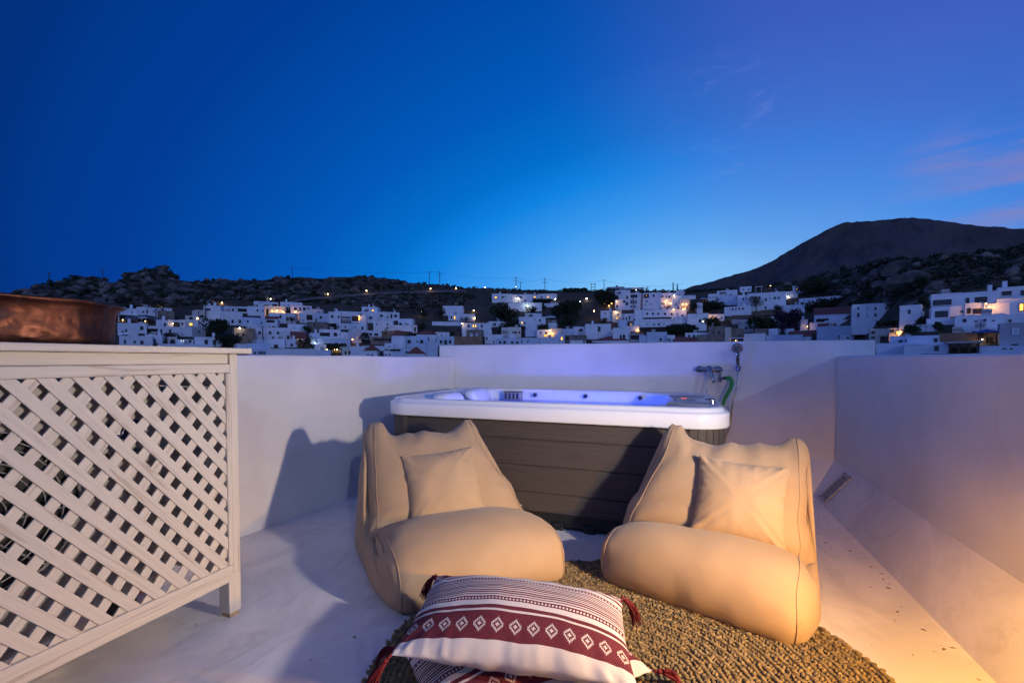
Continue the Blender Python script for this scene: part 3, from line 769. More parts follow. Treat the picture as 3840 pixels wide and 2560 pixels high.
def pillow_mesh(L, Wd, nx, ny, T=0.075, seed=1, concave=0.07, wr=1.0):
    """two sheets sewn along the border: full in the middle, pointed corners, puckers along the seams"""
    V = []; uv = []; F = []; idx = {}
    def warp(k): return math.copysign(1 - (1 - abs(k))**1.25, k)      # denser towards the seams
    for s in (1, -1):
        for i in range(nx + 1):
            for j in range(ny + 1):
                bd = i in (0, nx) or j in (0, ny)
                if s == -1 and bd: idx[(s, i, j)] = idx[(1, i, j)]; continue
                idx[(s, i, j)] = len(V)
                a, c = warp(2*i/nx - 1), warp(2*j/ny - 1)
                h = (max(0, 1 - abs(a)**2.3) * max(0, 1 - abs(c)**2.3))**0.62
                x = a*L/2*(1 - concave*(1 - c*c)*abs(a)**1.5); y = c*Wd/2*(1 - concave*1.2*(1 - a*a)*abs(c)**1.5)
                ea, ec = 1 - abs(a), 1 - abs(c)
                edge = math.exp(-min(ea*L, ec*Wd)/2/0.045); corner = math.exp(-math.hypot(ea*L/2, ec*Wd/2)/0.10)
                # puckers run away from the seam: vary along the seam only
                al = c*Wd if ea*L < ec*Wd else a*L
                pk = noise.noise(Vector((al*26, seed*3.1 + (1 if a > 0 else 2) + (5 if c > 0 else 9), s*0.7)))
                diag = noise.noise(Vector(((a*L - c*Wd*math.copysign(1, a*c))*16, seed, s)))
                big = noise.noise(Vector((a*2.1 + seed, c*2.1, s*3.0)))
                z = s*(T*h*(1 + 0.10*big) + wr*(0.010*pk*edge*(0 if bd else 1) + 0.012*diag*corner*min(1, h*6)))
                if bd: z = wr*0.004*noise.noise(Vector((al*9, seed, 4)))
                x += wr*0.004*noise.noise(Vector((c*4, seed, a))); y += wr*0.005*noise.noise(Vector((a*5, seed + 3, c)))
                V.append((x, y, z)); uv.append((0.5 + a/2, 0.5 + c/2))
    for s in (1, -1):
        for i in range(nx):
            for j in range(ny):
                q = (idx[(s, i, j)], idx[(s, i+1, j)], idx[(s, i+1, j+1)], idx[(s, i, j+1)])
                F.append(q if s == 1 else q[::-1])
    loop = [idx[(1, i, 0)] for i in range(nx)] + [idx[(1, nx, j)] for j in range(ny)] + [idx[(1, i, ny)] for i in range(nx, 0, -1)] + [idx[(1, 0, j)] for j in range(ny, 0, -1)]
    corners = [idx[(1, 0, 0)], idx[(1, nx, 0)], idx[(1, nx, ny)], idx[(1, 0, ny)]]
    return np.array(V), F, np.array(uv), loop, corners
def soft_obj(name, X, F, m, parent=None, uv=None, sub=1):
    me = bpy.data.meshes.new(name); me.from_pydata(X.tolist(), [], F)
    if uv is not None:
        li = np.empty(len(me.loops), int); me.loops.foreach_get('vertex_index', li)
        me.uv_layers.new(name='UVMap').data.foreach_set('uv', uv[li].ravel())
    o = link(name, me, m, parent, smooth=True)
    if sub:
        s = o.modifiers.new('sub', 'SUBSURF'); s.levels = sub; s.render_levels = sub
    return o
def frame(c, ux, uy):
    """rotation with columns ux, uy (made square), normal"""
    ux = np.array(ux, float); ux /= np.linalg.norm(ux)
    uy = np.array(uy, float); uy -= ux * (uy @ ux); uy /= np.linalg.norm(uy)
    return np.stack([ux, uy, np.cross(ux, uy)], 1), np.array(c, float)

# --- lounger bags
PROF = [(0.06, 0.0), (-0.01, 0.025), (-0.032, 0.08), (-0.025, 0.14), (0.02, 0.195), (0.11, 0.222), (0.24, 0.228), (0.36, 0.216), (0.45, 0.198), (0.51, 0.212),
        (0.565, 0.29), (0.63, 0.40), (0.70, 0.51), (0.77, 0.605), (0.815, 0.652), (0.85, 0.652), (0.885, 0.60), (0.92, 0.45), (0.955, 0.25), (0.96, 0.10), (0.93, 0.0), (0.5, 0.0)]
def bag(label, FL, FR, BL, BR, ears, seed, top=1.0, narrow=0.24, lean=(0, 0)):
    r = np.random.default_rng(seed)
    P = np.array(PROF); k = len(P)
    # resample the closed outline evenly (Catmull-Rom)
    Q = []
    for i in range(k):
        a, b2, c, d = P[i-1], P[i], P[(i+1) % k], P[(i+2) % k]
        for t_ in np.linspace(0, 1, 16, endpoint=False):
            Q.append(0.5*((2*b2) + (-a+c)*t_ + (2*a-5*b2+4*c-d)*t_**2 + (-a+3*b2-3*c+d)*t_**3))
    Q = np.array(Q); Q = np.vstack([Q, Q[:1]])
    s = np.concatenate([[0], np.cumsum(np.linalg.norm(np.diff(Q, axis=0), axis=1))])
    NP, NU = 84, 34
    tt = np.linspace(0, s[-1], NP, endpoint=False)
    prof = np.stack([np.interp(tt, s, Q[:, 0]), np.interp(tt, s, Q[:, 1])], 1)
    prof[:, 1] = np.maximum(prof[:, 1], 0)
    FL, FR, BL, BR = (np.array(q, float) for q in (FL, FR, BL, BR))
    def place(u, v, z):
        w = max(0.0, min(1.0, (z - 0.20) / 0.46)); w = w*w*(3-2*w)
        uu = 0.5 + (u - 0.5) * (1 - narrow * w)
        ridge = math.exp(-((v - 0.83)/0.05)**2) * max(0, (z - 0.5) / 0.17)
        e = ears[0] * max(0, 1 - u/0.30)**2.2 + ears[1] * max(0, 1 - (1-u)/0.30)**2.2
        if z > 0.24: z = 0.24 + (z - 0.24) * top
        z = z + ridge * e
        # fullness: the middle of the bag stands prouder than its sewn ends
        full = 1 - (abs(2*u - 1))**4
        p = (1-v) * ((1-uu)*FL + uu*FR) + v * ((1-uu)*BL + uu*BR)
        p = p + np.array(lean) * w
        return (p[0], p[1], z * (1 + 0.10 * full * (1 if z < 0.33 else 0.2)))
    V = []; F = []
    for i in range(NU + 1):
        u = i / NU
        for v, z in prof: V.append(place(u, v, z))
    for i in range(NU):
        for j in range(NP):
            F.append((i*NP + j, i*NP + (j+1) % NP, (i+1)*NP + (j+1) % NP, (i+1)*NP + j))
    V = [np.array(q) for q in V]
    # sewn side panels: rings towards a spine inside the outline
    cenv = prof.mean(0)
    for side, i in ((0, 0), (1, NU)):
        u = i / NU; base = i * NP; prev = [base + j for j in range(NP)]
        rings = 7
        for rr in range(1, rings):
            f = rr / rings; cur = []
            for j, (v, z) in enumerate(prof):
                # shrink towards a bent spine so the thin back keeps its shape
                sv = 0.22 if v < 0.45 else (0.50 + 0.36 * min(1, max(0, z / 0.66)))
                sz = 0.13 if v < 0.45 else max(0.13, min(0.60, z))
                bl = min(1, max(0, (v - 0.35) / 0.25)); sv = (1-bl)*0.22 + bl*(0.66 + 0.20*min(1, z/0.66)); sz = (1-bl)*0.13 + bl*max(0.12, min(0.6, z*0.92))
                q = np.array(place(u, v + (sv - v)*f, z + (sz - z)*f))
                out_ = (FR - FL) / np.linalg.norm(FR - FL) * (1 if side else -1)
                q[:2] += out_ * 0.03 * math.sin(math.pi/2 * min(1, f*1.4))
                cur.append(len(V)); V.append(q)
            for j in range(NP):
                q = (prev[j], prev[(j+1) % NP], cur[(j+1) % NP], cur[j])
                F.append(q if side == 1 else q[::-1])
            prev = cur
        c = len(V); V.append(np.mean([V[q] for q in prev], axis=0))
        for j in range(NP):
            q = (prev[j], prev[(j+1) % NP], c); F.append(q if side == 1 else q[::-1])
    V = np.array(V)
    # orientation check: outward normals
    a = V[F[10][0]]; 
    cen = V.mean(0); vol = 0
    for f in F[:NU*NP:37]:
        nrm = np.cross(V[f[1]] - V[f[0]], V[f[2]] - V[f[0]]); vol += nrm @ (V[f[0]] - cen)
    if vol < 0: F = [f[::-1] for f in F]
    V0 = V.copy()
    V = V + r.normal(0, 0.0015, V.shape)
    for q in range(len(V)):
        V[q, :] += 0.010 * np.array(noise.noise_vector(Vector((V0[q]*9 + seed))))
    # uneven slack: a little more cloth around the crease and the ears
    X = relax(V, F, 1.05, 0.0009, 0.007, 200, 5, floor=0.0, grav=0.0003, shear=0.4, compress=0.95)
    # folds: gathered cloth at the crease, along the sewn ends and below the ears
    NB = (NU + 1) * NP
    nrmv = np.zeros_like(X)
    for f in F:
        q = np.cross(X[f[1]] - X[f[0]], X[f[2]] - X[f[0]])
        for w in f: nrmv[w] += q
    nrmv /= np.linalg.norm(nrmv, axis=1)[:, None] + 1e-12
    for i in range(NU + 1):
        u = i / NU; end = min(u, 1 - u)
        for j in range(NP):
            v, z = prof[j]; k = i*NP + j
            if v < 0.06 and z < 0.02: continue
            crease = math.exp(-((v - 0.50)/0.09)**2) if 0.2 < z < 0.5 else 0
            ear = math.exp(-end/0.16) * max(0, min(1, (z - 0.45)/0.15))
            seat_end = math.exp(-end/0.10) * (1 if z < 0.32 else 0.6)
            topf = max(0, min(1, (z - 0.52)/0.12))
            f1 = noise.noise(Vector((u*3.0 + seed, v*16 + z*16, seed*1.7)))                   # folds running across the width
            f2 = noise.noise(Vector((u*7.5 + seed, v*3.2 + z*3.2, seed*2.3)))                  # folds running down
            f3 = noise.noise(Vector((u*9 + z*7, v*9 - u*6, seed*0.9)))
            big = noise.noise(Vector((u*3.2, v*3.0 + z*3, seed*5.1)))
            d = 0.030*crease*f1 + 0.030*topf*f2 + 0.026*ear*f3 + 0.017*seat_end*noise.noise(Vector((u*4, (v+z)*15, seed))) + 0.007*big
            X[k] += nrmv[k] * d
    # blunt the very tips of the sewn ears
    for i_ in (0, NU):
        for rep in range(2):
            lp_ = X[i_*NP:(i_+1)*NP]
            X[i_*NP:(i_+1)*NP] = 0.5*lp_ + 0.25*np.roll(lp_, 1, 0) + 0.25*np.roll(lp_, -1, 0)
    X[:, 2] = np.maximum(X[:, 2], 0.0)
    t = thing('lounger_bag', label, 'lounger', (float(X[:, 0].mean()), float(X[:, 1].mean()), 0), 'beige lounger bags in front of the hot tub')
    o = soft_obj('cover', X, F, M['canvas'], t)
    for i in (0, NU):
        b_ = B(); lp = [X[i*NP + j] for j in range(NP)] + [X[i*NP]]
        cm = X.mean(0)
        lp = [q + (q - cm) / np.linalg.norm(q - cm) * 0.0008 for q in lp]
        b_.tube(lp, 0.0022, 5, False); b_.done('seam', M['canvas'], t, smooth=True)
    return t, X, F, nrmv
bagL, XL, FLb, NLb = bag('beige canvas lounger bag turned sideways, standing nearer the lattice cabinet',
    (-1.055, 1.60), (-0.545, 2.075), (-1.69, 2.19), (-1.15, 2.60), (0.105, 0.085), 3, 0.96, 0.27, (-0.07, -0.03))
bagR, XR, _, _ = bag('beige canvas lounger bag standing nearer the drain grille, lit orange',
    (-0.285, 2.13), (0.385, 1.895), (-0.12, 2.60), (0.525, 2.605), (0.12, 0.075), 11, 0.975, 0.22, (0.075, 0.0))
# side pocket sewn on the left bag: a patch of the side panel doubled a few millimetres outside it
def project(p):
    d = np.asarray(p, float) - np.array([0, 0, EYE]); w = d @ FW
    return 1920 + FPX*(d @ RT)/w, PY - FPX*(d @ UP)/w, w
from mathutils.bvhtree import BVHTree
bvh = BVHTree.FromPolygons([Vector(q) for q in XL.tolist()], FLb)
for path in (((1410, 1980), (1414, 2005), (1424, 2028), (1434, 2045), (1440, 2075)), ((1398, 2010), (1402, 2060), (1408, 2110), (1418, 2150))):
    P = []
    for (xa, ya), (xb, yb) in zip(path[:-1], path[1:]):
        for q in np.linspace(0, 1, 6, endpoint=False):
            r = ray(xa + (xb-xa)*q, ya + (yb-ya)*q); hit = bvh.ray_cast(Vector((0, 0, EYE)), Vector(r).normalized())
            if hit[0] is not None: P.append(np.array(hit[0]) - r/np.linalg.norm(r)*0.001)
    if len(P) > 3:
        b_ = B(); b_.tube(P, 0.0035, 5); b_.done('pocket_edge', M['seam'], bagL, smooth=True)

# --- small beige pillows leaning on the backrests
def place_pillow(name, label, cat, X, F, uv, R, c, m, group=None, bend=None):
    Y = X.copy()
    if bend is not None: Y[:, 2] += bend(Y)
    Y = Y @ R.T + c
    o = soft_obj(name, Y, F, m, None, uv)
    tag(o, label, cat, group)
    return o, Y
PX_, PF_, PUV_, PL_, PC_ = pillow_mesh(0.40, 0.40, 44, 44, 0.078, 5)
R, c = frame((-1.15, 2.10, 0.385), (0.76, 0.64, 0.07), (-0.50, 0.27, 0.82))
pL, YL = place_pillow('throw_pillow', 'small square beige pillow on the lounger bag nearer the cabinet', 'pillow', PX_, PF_, PUV_, R, c, M['canvas_pillow'], 'small beige pillows on the lounger bags')
PX2, PF2, PUV2, _, _ = pillow_mesh(0.385, 0.37, 44, 42, 0.075, 9)
R, c = frame((0.262, 2.278, 0.41), (0.985, -0.13, -0.07), (0.14, 0.40, 0.90))
pR, YR = place_pillow('throw_pillow', 'small square beige pillow on the orange lit lounger bag', 'pillow', PX2, PF2, PUV2, R, c, M['canvas_pillow'], 'small beige pillows on the lounger bags')

# --- striped cushions: woven pattern from the cloth's own coordinates
def striped():
    m, N, b = mat('woven_stripes', (0.7, 0.68, 0.68), 0.85, 0, 0.2)
    uv = N.node('ShaderNodeUVMap').outputs[0]
    sp = N.node('ShaderNodeSeparateXYZ'); N.put(sp.inputs[0], uv); u, v = sp.outputs[0], sp.outputs[1]
    Wh, Ma = (0.54, 0.525, 0.535), (0.088, 0.012, 0.026)
    stops = [(0.0, 0), (0.095, 1), (0.305, 0), (0.325, 1), (0.365, 0), (0.42, 1), (0.468, 0)]
    for i in range(9): p0 = 0.482 + i*0.0245; stops += [(p0, 1), (p0 + 0.0140, 0)]
    stops += [(0.712, 1), (0.76, 0), (0.825, 1), (0.85, 0), (0.88, 1)]
    band = N.ramp(v, stops[:32], 'CONSTANT')
    # dotted rows
    du = N.m('FRACT', N.m('MULTIPLY', u, 62.0))
    def near(x, c0, w): return N.m('LESS_THAN', N.m('ABSOLUTE', N.m('SUBTRACT', x, c0)), w)
    dots = N.m('MULTIPLY', near(du, 0.5, 0.27), N.m('MAXIMUM', near(v, 0.444, 0.0095), near(v, 0.736, 0.0095)))
    # stepped diamonds
    def diamonds(vc, hv):
        q = 11.0
        a = N.m('SUBTRACT', N.m('FRACT', N.m('MULTIPLY', u, 13.0)), 0.5)
        a = N.m('ABSOLUTE', N.m('DIVIDE', N.m('ROUND', N.m('MULTIPLY', a, q * 1.25)), q * 1.25))
        w = N.m('DIVIDE', N.m('SUBTRACT', v, vc), hv)
        w = N.m('ABSOLUTE', N.m('DIVIDE', N.m('ROUND', N.m('MULTIPLY', w, 5.0)), 5.0))
        s = N.m('ADD', N.m('MULTIPLY', a, 2.95), w)
        ring = near(s, 0.92, 0.15)
        dot = N.m('LESS_THAN', s, 0.22)
        cut = N.m('GREATER_THAN', N.m('FRACT', N.m('MULTIPLY', u, 13.0 * 13.0)), 0.28)
        inb = near(v, vc, hv * 1.15)
        return N.m('MULTIPLY', N.m('MAXIMUM', N.m('MULTIPLY', ring, cut), dot), inb)
    dm = N.m('MAXIMUM', diamonds(0.20, 0.052), diamonds(0.945, 0.04))
    f = N.m('MULTIPLY', band, N.m('SUBTRACT', 1.0, N.m('MAXIMUM', dots, dm)))
    th = N.noise(N.scale(uv, (500, 30, 1)), 1.0, 2); th2 = N.noise(N.scale(uv, (40, 420, 1)), 1.0, 2)
    wv = N.smooth(N.m('ADD', th, th2), 0.75, 1.3)
    ma = N.mix(N.m('MULTIPLY', wv, 0.5), Ma, (0.16, 0.045, 0.06))
    wh = N.mix(N.m('MULTIPLY', wv, 0.2), Wh, (0.48, 0.455, 0.465))
    N.put(b.inputs['Base Color'], N.mix(f, wh, ma))
    bump(N, b, N.m('ADD', th, th2), 0.15, 0.002)
    return m
M['stripes'] = striped()
def tassel(parent, p, d, size=0.075, seed=0):
    r = random.Random(seed); d = np.array(d, float); d /= np.linalg.norm(d); p = np.array(p, float)
    down = np.array([0, 0, -1.0])
    b_ = B()
    nk = p + d*0.018; b_.ball(nk, 0.0085, 10, 8); b_.tube([p - d*0.004, nk], 0.004, 6)
    e1 = np.cross(d, down);
    if np.linalg.norm(e1) < 0.1: e1 = np.array([1.0, 0, 0])
    e1 /= np.linalg.norm(e1); e2 = np.cross(d, e1)
    for k in range(70):
        a = r.random()*6.283; q = math.sqrt(r.random())
        o1 = (e1*math.cos(a) + e2*math.sin(a)) * q
        st = nk + o1*0.006 + d*0.004
        mid = st + d*size*0.45 + o1*0.010 + down*size*0.12
        en = st + d*size*0.70 + o1*0.019 + down*size*(0.50 + 0.12*r.random()) + e1*r.gauss(0, 0.004)
        mid[2] = max(mid[2], 0.028); en[2] = max(en[2], 0.026 + 0.012*r.random())
        b_.tube(curve([st, mid, en], 6), 0.0012, 3)
    return b_.done('tassel', M['tassel'], parent, smooth=True)
CXs, CFs, CUV, CL, CC = pillow_mesh(0.70, 0.43, 64, 42, 0.085, 21, 0.045)
# lower cushion lies on the rug, turned
R, c = frame((-0.465, 1.375, 0.075), (0.70, 0.714, 0.0), (-0.714, 0.70, 0.03))
sc = np.array([0.95, 0.86, 0.80])
lo, Ylo = place_pillow('striped_cushion', 'striped burgundy and white cushion lying underneath on the rug', 'cushion', CXs, CFs, CUV, R, c, M['stripes'], 'striped cushions on the rug')
R, c = frame((-0.478, 1.372, 0.205), (0.975, 0.215, -0.035), (-0.235, 0.955, 0.07))
up, Yup = place_pillow('striped_cushion', 'striped burgundy and white cushion with diamond band lying on top', 'cushion', CXs, CFs, CUV, R, c, M['stripes'], 'striped cushions on the rug',
    lambda q: -0.30*(np.maximum(0, q[:, 0])**3) - 0.10*np.abs(q[:, 1])**2)
for par, Y in ((lo, Ylo), (up, Yup)):
    cen = Y.mean(0)
    for k, ci in enumerate(CC):
        d = Y[ci] - cen; d[2] = -0.02 if par is up else 0.0
        dd = d / np.linalg.norm(d)
        if par is up: dd = dd + np.array([0, 0, -0.9])
        tassel(par, Y[ci], dd, 0.085, k + (10 if par is up else 0))

# ------------------------------------------------------------------ round braided rug
RC, RR = np.array([-0.15, 1.50]), 0.855
t = thing('round_rug', 'round braided jute rug under the bags and cushions', 'rug', (RC[0], RC[1], 0))
b_ = B(); b_.lathe([(0.001, 0.003), (RR - 0.012, 0.003), (RR - 0.012, 0.014), (0.001, 0.014)], (RC[0], RC[1], 0), 96); b_.done('backing', M['jute'], t)
# knots: two slanted strands per stitch along concentric braids
prof = [(0.0, -1.0), (0.72, -0.62), (1.0, 0.0), (0.72, 0.62), (0.0, 1.0)]
KV = []; KF = []
nseg = 5
KV.append((0, 0, -1.0))
for r0, z0 in prof[1:4]:
    for j in range(nseg):
        a = 2*math.pi*j/nseg; KV.append((r0*math.cos(a), r0*math.sin(a), z0))
KV.append((0, 0, 1.0)); KV = np.array(KV)
for j in range(nseg):
    KF.append((0, 1 + (j+1) % nseg, 1 + j, -1)); KF.append((11 + j, 11 + (j+1) % nseg, 16, -1))
    for q in (0, 1): KF.append((1 + q*nseg + j, 1 + q*nseg + (j+1) % nseg, 1 + (q+1)*nseg + (j+1) % nseg, 1 + (q+1)*nseg + j))
VV = []; FF = []; cnt = 0
ringw = 0.0205
nr = int(RR / ringw)
for i in range(nr):
    rad = RR - ringw*(i + 0.5)
    if rad < 0.03: break
    m_ = max(6, int(2*math.pi*rad / 0.0142))
    ph = random.random()
    for k in range(m_):
        a = 2*math.pi*(k + ph)/m_ + random.gauss(0, 0.15)/m_
        rr = rad + random.gauss(0, 0.0016) + (random.gauss(0, 0.004) if i == 0 else 0)
        e_t = np.array([-math.sin(a), math.cos(a), 0]); e_r = np.array([math.cos(a), math.sin(a), 0])
        sl_ = 0.75 * (1 if i % 2 else -1) + random.gauss(0, 0.18)
        ax_ = e_t*math.cos(sl_) + e_r*math.sin(sl_) + np.array([0, 0, random.gauss(0.0, 0.22)]); ax_ /= np.linalg.norm(ax_)
        b1 = np.cross(ax_, (0, 0, 1)); b1 /= np.linalg.norm(b1); b2 = np.cross(ax_, b1)
        Lk = 0.0142*random.uniform(0.85, 1.2); wk = 0.0068*random.uniform(0.85, 1.2)
        cpt = np.array([RC[0] + rr*e_r[0], RC[1] + rr*e_r[1], 0.0165 + random.gauss(0, 0.0016)])
        VV.append(cpt + KV[:, :1]*wk*b1 + KV[:, 1:2]*wk*b2 + KV[:, 2:]*Lk*ax_)
        FF += [tuple(q + cnt for q in f if q >= 0) for f in KF]
        cnt += 17
me = bpy.data.meshes.new('braid'); me.from_pydata(np.vstack(VV).tolist(), [], FF)
tag(link('braid', me, M['jute'], t, smooth=True), kind='stuff')

# ------------------------------------------------------------------ hillside, mountain
def fac_x(x):
    t_ = min(1.0, max(0.0, (x - 3080.0) / 380.0)); t_ = t_*t_*(3 - 2*t_)
    return 1.0 - 0.38 * t_
def dist_e(e, x): return fac_x(x) * (130.0 + 600.0 * e)
def elev(x, y):
    r = ray(x, y); return r[2] / math.hypot(r[0], r[1])
def at(x, y, dist=None):
    """point of the hillside seen at a point of the photograph (or a point at a given range)"""
    r = ray(x, y); h = math.hypot(r[0], r[1]); e = r[2] / h
    d = dist_e(e, x) if dist is None else dist
    return np.array([r[0]/h*d, r[1]/h*d, EYE + e*d])
def interp(x, pts):
    xs = [p[0] for p in pts]; ys = [p[1] for p in pts]
    return float(np.interp(x, xs, ys))
CREST = [(-900, 1190), (-200, 1120), (60, 1098), (140, 1084), (175, 1066), (215, 1056), (270, 1046), (300, 1038), (330, 1042), (400, 1044), (408, 1064), (440, 1060), (470, 1042), (500, 1028), (540, 1014), (590, 1008),
         (610, 1003), (640, 1016), (662, 1036), (675, 1056), (760, 1056), (900, 1052), (1000, 1050), (1060, 1040), (1200, 1044), (1300, 1040), (1365, 1036), (1450, 1044), (1510, 1052), (1540, 1062), (1600, 1066), (1680, 1070), (1740, 1080),
         (1850, 1085), (2000, 1091), (2200, 1092), (2350, 1090), (2500, 1092), (2600, 1092), (2750, 1082), (2900, 1066), (3000, 1052), (3080, 1028), (3140, 1010), (3200, 1002), (3270, 976), (3300, 968), (3400, 972), (3500, 962), (3570, 950),
         (3620, 946), (3700, 940), (3840, 922), (4300, 880), (4900, 900)]
def rocky(x, y):
    """how bare and rocky the slope is at a place of the photograph (0 town, 1 rock)"""
    lim = interp(x, [(-900, 1130), (400, 1165), (700, 1155), (880, 1130), (1130, 1140), (1300, 1150), (1420, 1190), (1700, 1160), (1800, 1110), (2000, 1098), (2900, 1085), (3050, 1120), (3200, 1150), (3420, 1160), (3480, 1130), (3840, 1090), (4900, 1060)])
    return min(1.0, max(0.0, (lim - y) / 22.0))
m, N, b = mat('hillside_ground', (0.10, 0.08, 0.06), 0.9, 0, 0.15)
p = geo_pos(N)
f = N.smooth(N.noise(p, 0.06, 8, 0.7, 0.8), 0.36, 0.66)
c = N.mix(f, (0.11, 0.085, 0.06), (0.06, 0.05, 0.038))
f2 = N.smooth(N.noise(p, 0.35, 6, 0.75, 0.6), 0.50, 0.68)
c = N.mix(N.m('MULTIPLY', f2, 0.6), c, (0.035, 0.036, 0.024))
f3 = N.smooth(N.noise(p, 0.9, 5, 0.7), 0.58, 0.72)
c = N.mix(N.m('MULTIPLY', f3, 0.7), c, (0.19, 0.165, 0.14))
N.put(b.inputs['Base Color'], c)
bump(N, b, N.noise(p, 1.2, 6, 0.7), 0.8, 0.6)
M['hill'] = m
m, N, b = mat('hazed_mountain_scrub', (0.07, 0.055, 0.05), 0.95, 0, 0.1)
p = geo_pos(N)
f = N.smooth(N.noise(p, 0.006, 9, 0.7, 0.6), 0.38, 0.64)
c = N.mix(f, (0.10, 0.08, 0.078), (0.068, 0.056, 0.055))  # distance haze put into the scrub colour, paler and more purple-grey
f2 = N.smooth(N.noise(p, 0.05, 6, 0.7), 0.5, 0.7)
c = N.mix(N.m('MULTIPLY', f2, 0.55), c, (0.055, 0.05, 0.045))
N.put(b.inputs['Base Color'], c)
bump(N, b, N.noise(p, 0.03, 8, 0.65), 0.6, 6.0)
M['mountain'] = m
M['rock'] = noisy('limestone', (0.19, 0.16, 0.135), (0.045, 0.038, 0.033), 0.30, 0.95, 7, 1.0, 0.35, 1.3)
xs = np.arange(-900, 4901, 11.0)
rows = 110
V = []; FR_ = []
for x in xs:
    yc = interp(x, CREST); ec = elev(x, yc); fx = fac_x(x)
    e0 = -0.11
    for j in range(rows):
        e = e0 + (ec - e0) * j / (rows - 1)
        D = fx * (130 + 600*e)
        r = ray(x, 1300); az = np.array([r[0], r[1]]) / math.hypot(r[0], r[1])
        yy = 1347 - e * FPX * math.hypot(r[0], r[1])
        k = rocky(x, yy)
        q = Vector((az[0]*D*0.09, az[1]*D*0.09, e*30))
        dz = 0; dd = 0
        if k > 0:
            h1 = noise.noise(q*0.8); h2 = noise.noise(q*2.1 + Vector((5, 1, 2))); h3 = noise.noise(q*5.0 + Vector((1, 7, 2)))
            ta = min(1, (rows-1-j)/2)
            dz = k * (0.9*h1 + 0.8*abs(h2) + 0.5*h3) * (0.35 + 0.65*ta)
            dd = k * (3.0*h1 + 2.6*h2 + 1.6*h3)
        if j >= rows - 2: dz += 0.35 * noise.noise(Vector((x*0.045, 0, 0))) + 0.25*noise.noise(Vector((x*0.15, 3, 0)))
        D2 = D + dd
        V.append((az[0]*D2, az[1]*D2, EYE + e*D + dz))
    for back, drop in ((12, -3.0), (40, -14), (120, -45), (300, -75)):
        D2 = D + back; V.append((az[0]*D2, az[1]*D2, max(-6.5, EYE + ec*D + drop)))
R_ = rows + 4
F = [(i*R_+j, (i+1)*R_+j, (i+1)*R_+j+1, i*R_+j+1) for i in range(len(xs)-1) for j in range(R_-1)]
me = bpy.data.meshes.new('hillside'); me.from_pydata(V, [], F)
tag(link('hillside', me, M['hill'], smooth=True), kind='structure')
b_ = B(); n = 48; rad = 6000
b_.add([(0, 0, -6.2)] + [(rad*math.cos(6.2832*i/n), rad*math.sin(6.2832*i/n), -6.2) for i in range(n)], [(0, 1+i, 1+(i+1) % n) for i in range(n)])
tag(b_.done('ground', M['hill']), kind='structure')
MT = [(2300, 1120), (2480, 1098), (2560, 1086), (2600, 1070), (2700, 1045), (2800, 1018), (2850, 1000), (2900, 975), (2950, 945), (3000, 916), (3050, 892), (3100, 866), (3140, 846), (3165, 838), (3200, 836), (3250, 833),
      (3300, 826), (3400, 822), (3460, 824), (3520, 832), (3600, 844), (3650, 848), (3740, 852), (3790, 860), (3820, 857), (3860, 862), (4000, 880), (4300, 905), (4900, 960)]
V = []; xm = np.arange(2300, 4901, 8.0); rm = 70
for x in xm:
    ec = elev(x, interp(x, MT)); r = ray(x, 1300); az = np.array([r[0], r[1]]) / math.hypot(r[0], r[1])
    for j in range(rm):
        f = j/(rm-1); e = -0.01 + (ec + 0.01) * f
        D = 700 + 900*f**0.9
        q = Vector((az[0]*D*0.01, az[1]*D*0.01, 0))
        h = noise.fractal(q, 0.8, 2.1, 6)
        D2 = D + 40*h*(1-f*0.3); dz = (3*noise.fractal(q*3, 0.9, 2.0, 4) if 0 < j < rm-1 else 1.3*noise.noise(q*9))
        V.append((az[0]*D2, az[1]*D2, EYE + e*D + dz))
    V.append((az[0]*(D+500), az[1]*(D+500), EYE + ec*D*0.5))
F = [(i*(rm+1)+j, (i+1)*(rm+1)+j, (i+1)*(rm+1)+j+1, i*(rm+1)+j+1) for i in range(len(xm)-1) for j in range(rm)]
me = bpy.data.meshes.new('mountain'); me.from_pydata(V, [], F)
tag(link('mountain', me, M['mountain'], smooth=True), kind='structure')

# boulders strewn over the bare slope (one mass)
def ico(sub):
    import bmesh
    bm = bmesh.new(); bmesh.ops.create_icosphere(bm, subdivisions=sub, radius=1.0)
    v = np.array([q.co[:] for q in bm.verts]); f = [tuple(w.index for w in q.verts) for q in bm.faces]; bm.free(); return v, f
IV, IF = ico(2); IFA = np.array(IF)
rocks = []
for q in range(12):
    v = IV.copy(); rr = np.random.default_rng(q + 50)
    for pl in range(11):
        nn_ = rr.normal(size=3); nn_ /= np.linalg.norm(nn_); d = v @ nn_; cutd = rr.uniform(0.5, 0.8)
        v = v - np.maximum(0, d - cutd)[:, None] * nn_
    rocks.append(v * np.array([1.0, 0.8, 0.72]))
def strew(name, spots, label):
    VV = []; FF = []; c = 0
    for (x, y, s) in spots:
        pnt = at(x, y); v = rocks[random.randrange(12)]
        a = random.random()*6.28; Rz = np.array([[math.cos(a), -math.sin(a), 0], [math.sin(a), math.cos(a), 0], [0, 0, 1]])
        VV.append((v * s * np.array([1, 1, random.uniform(0.65, 1.15)])) @ Rz.T + pnt + np.array([0, 0, s*0.2])); FF.append(IFA + c); c += len(v)
    me = bpy.data.meshes.new(name); me.from_pydata(np.vstack(VV).tolist(), [], np.vstack(FF).tolist())
    tag(link(name, me, M['rock']), label, kind='stuff')
spots = []
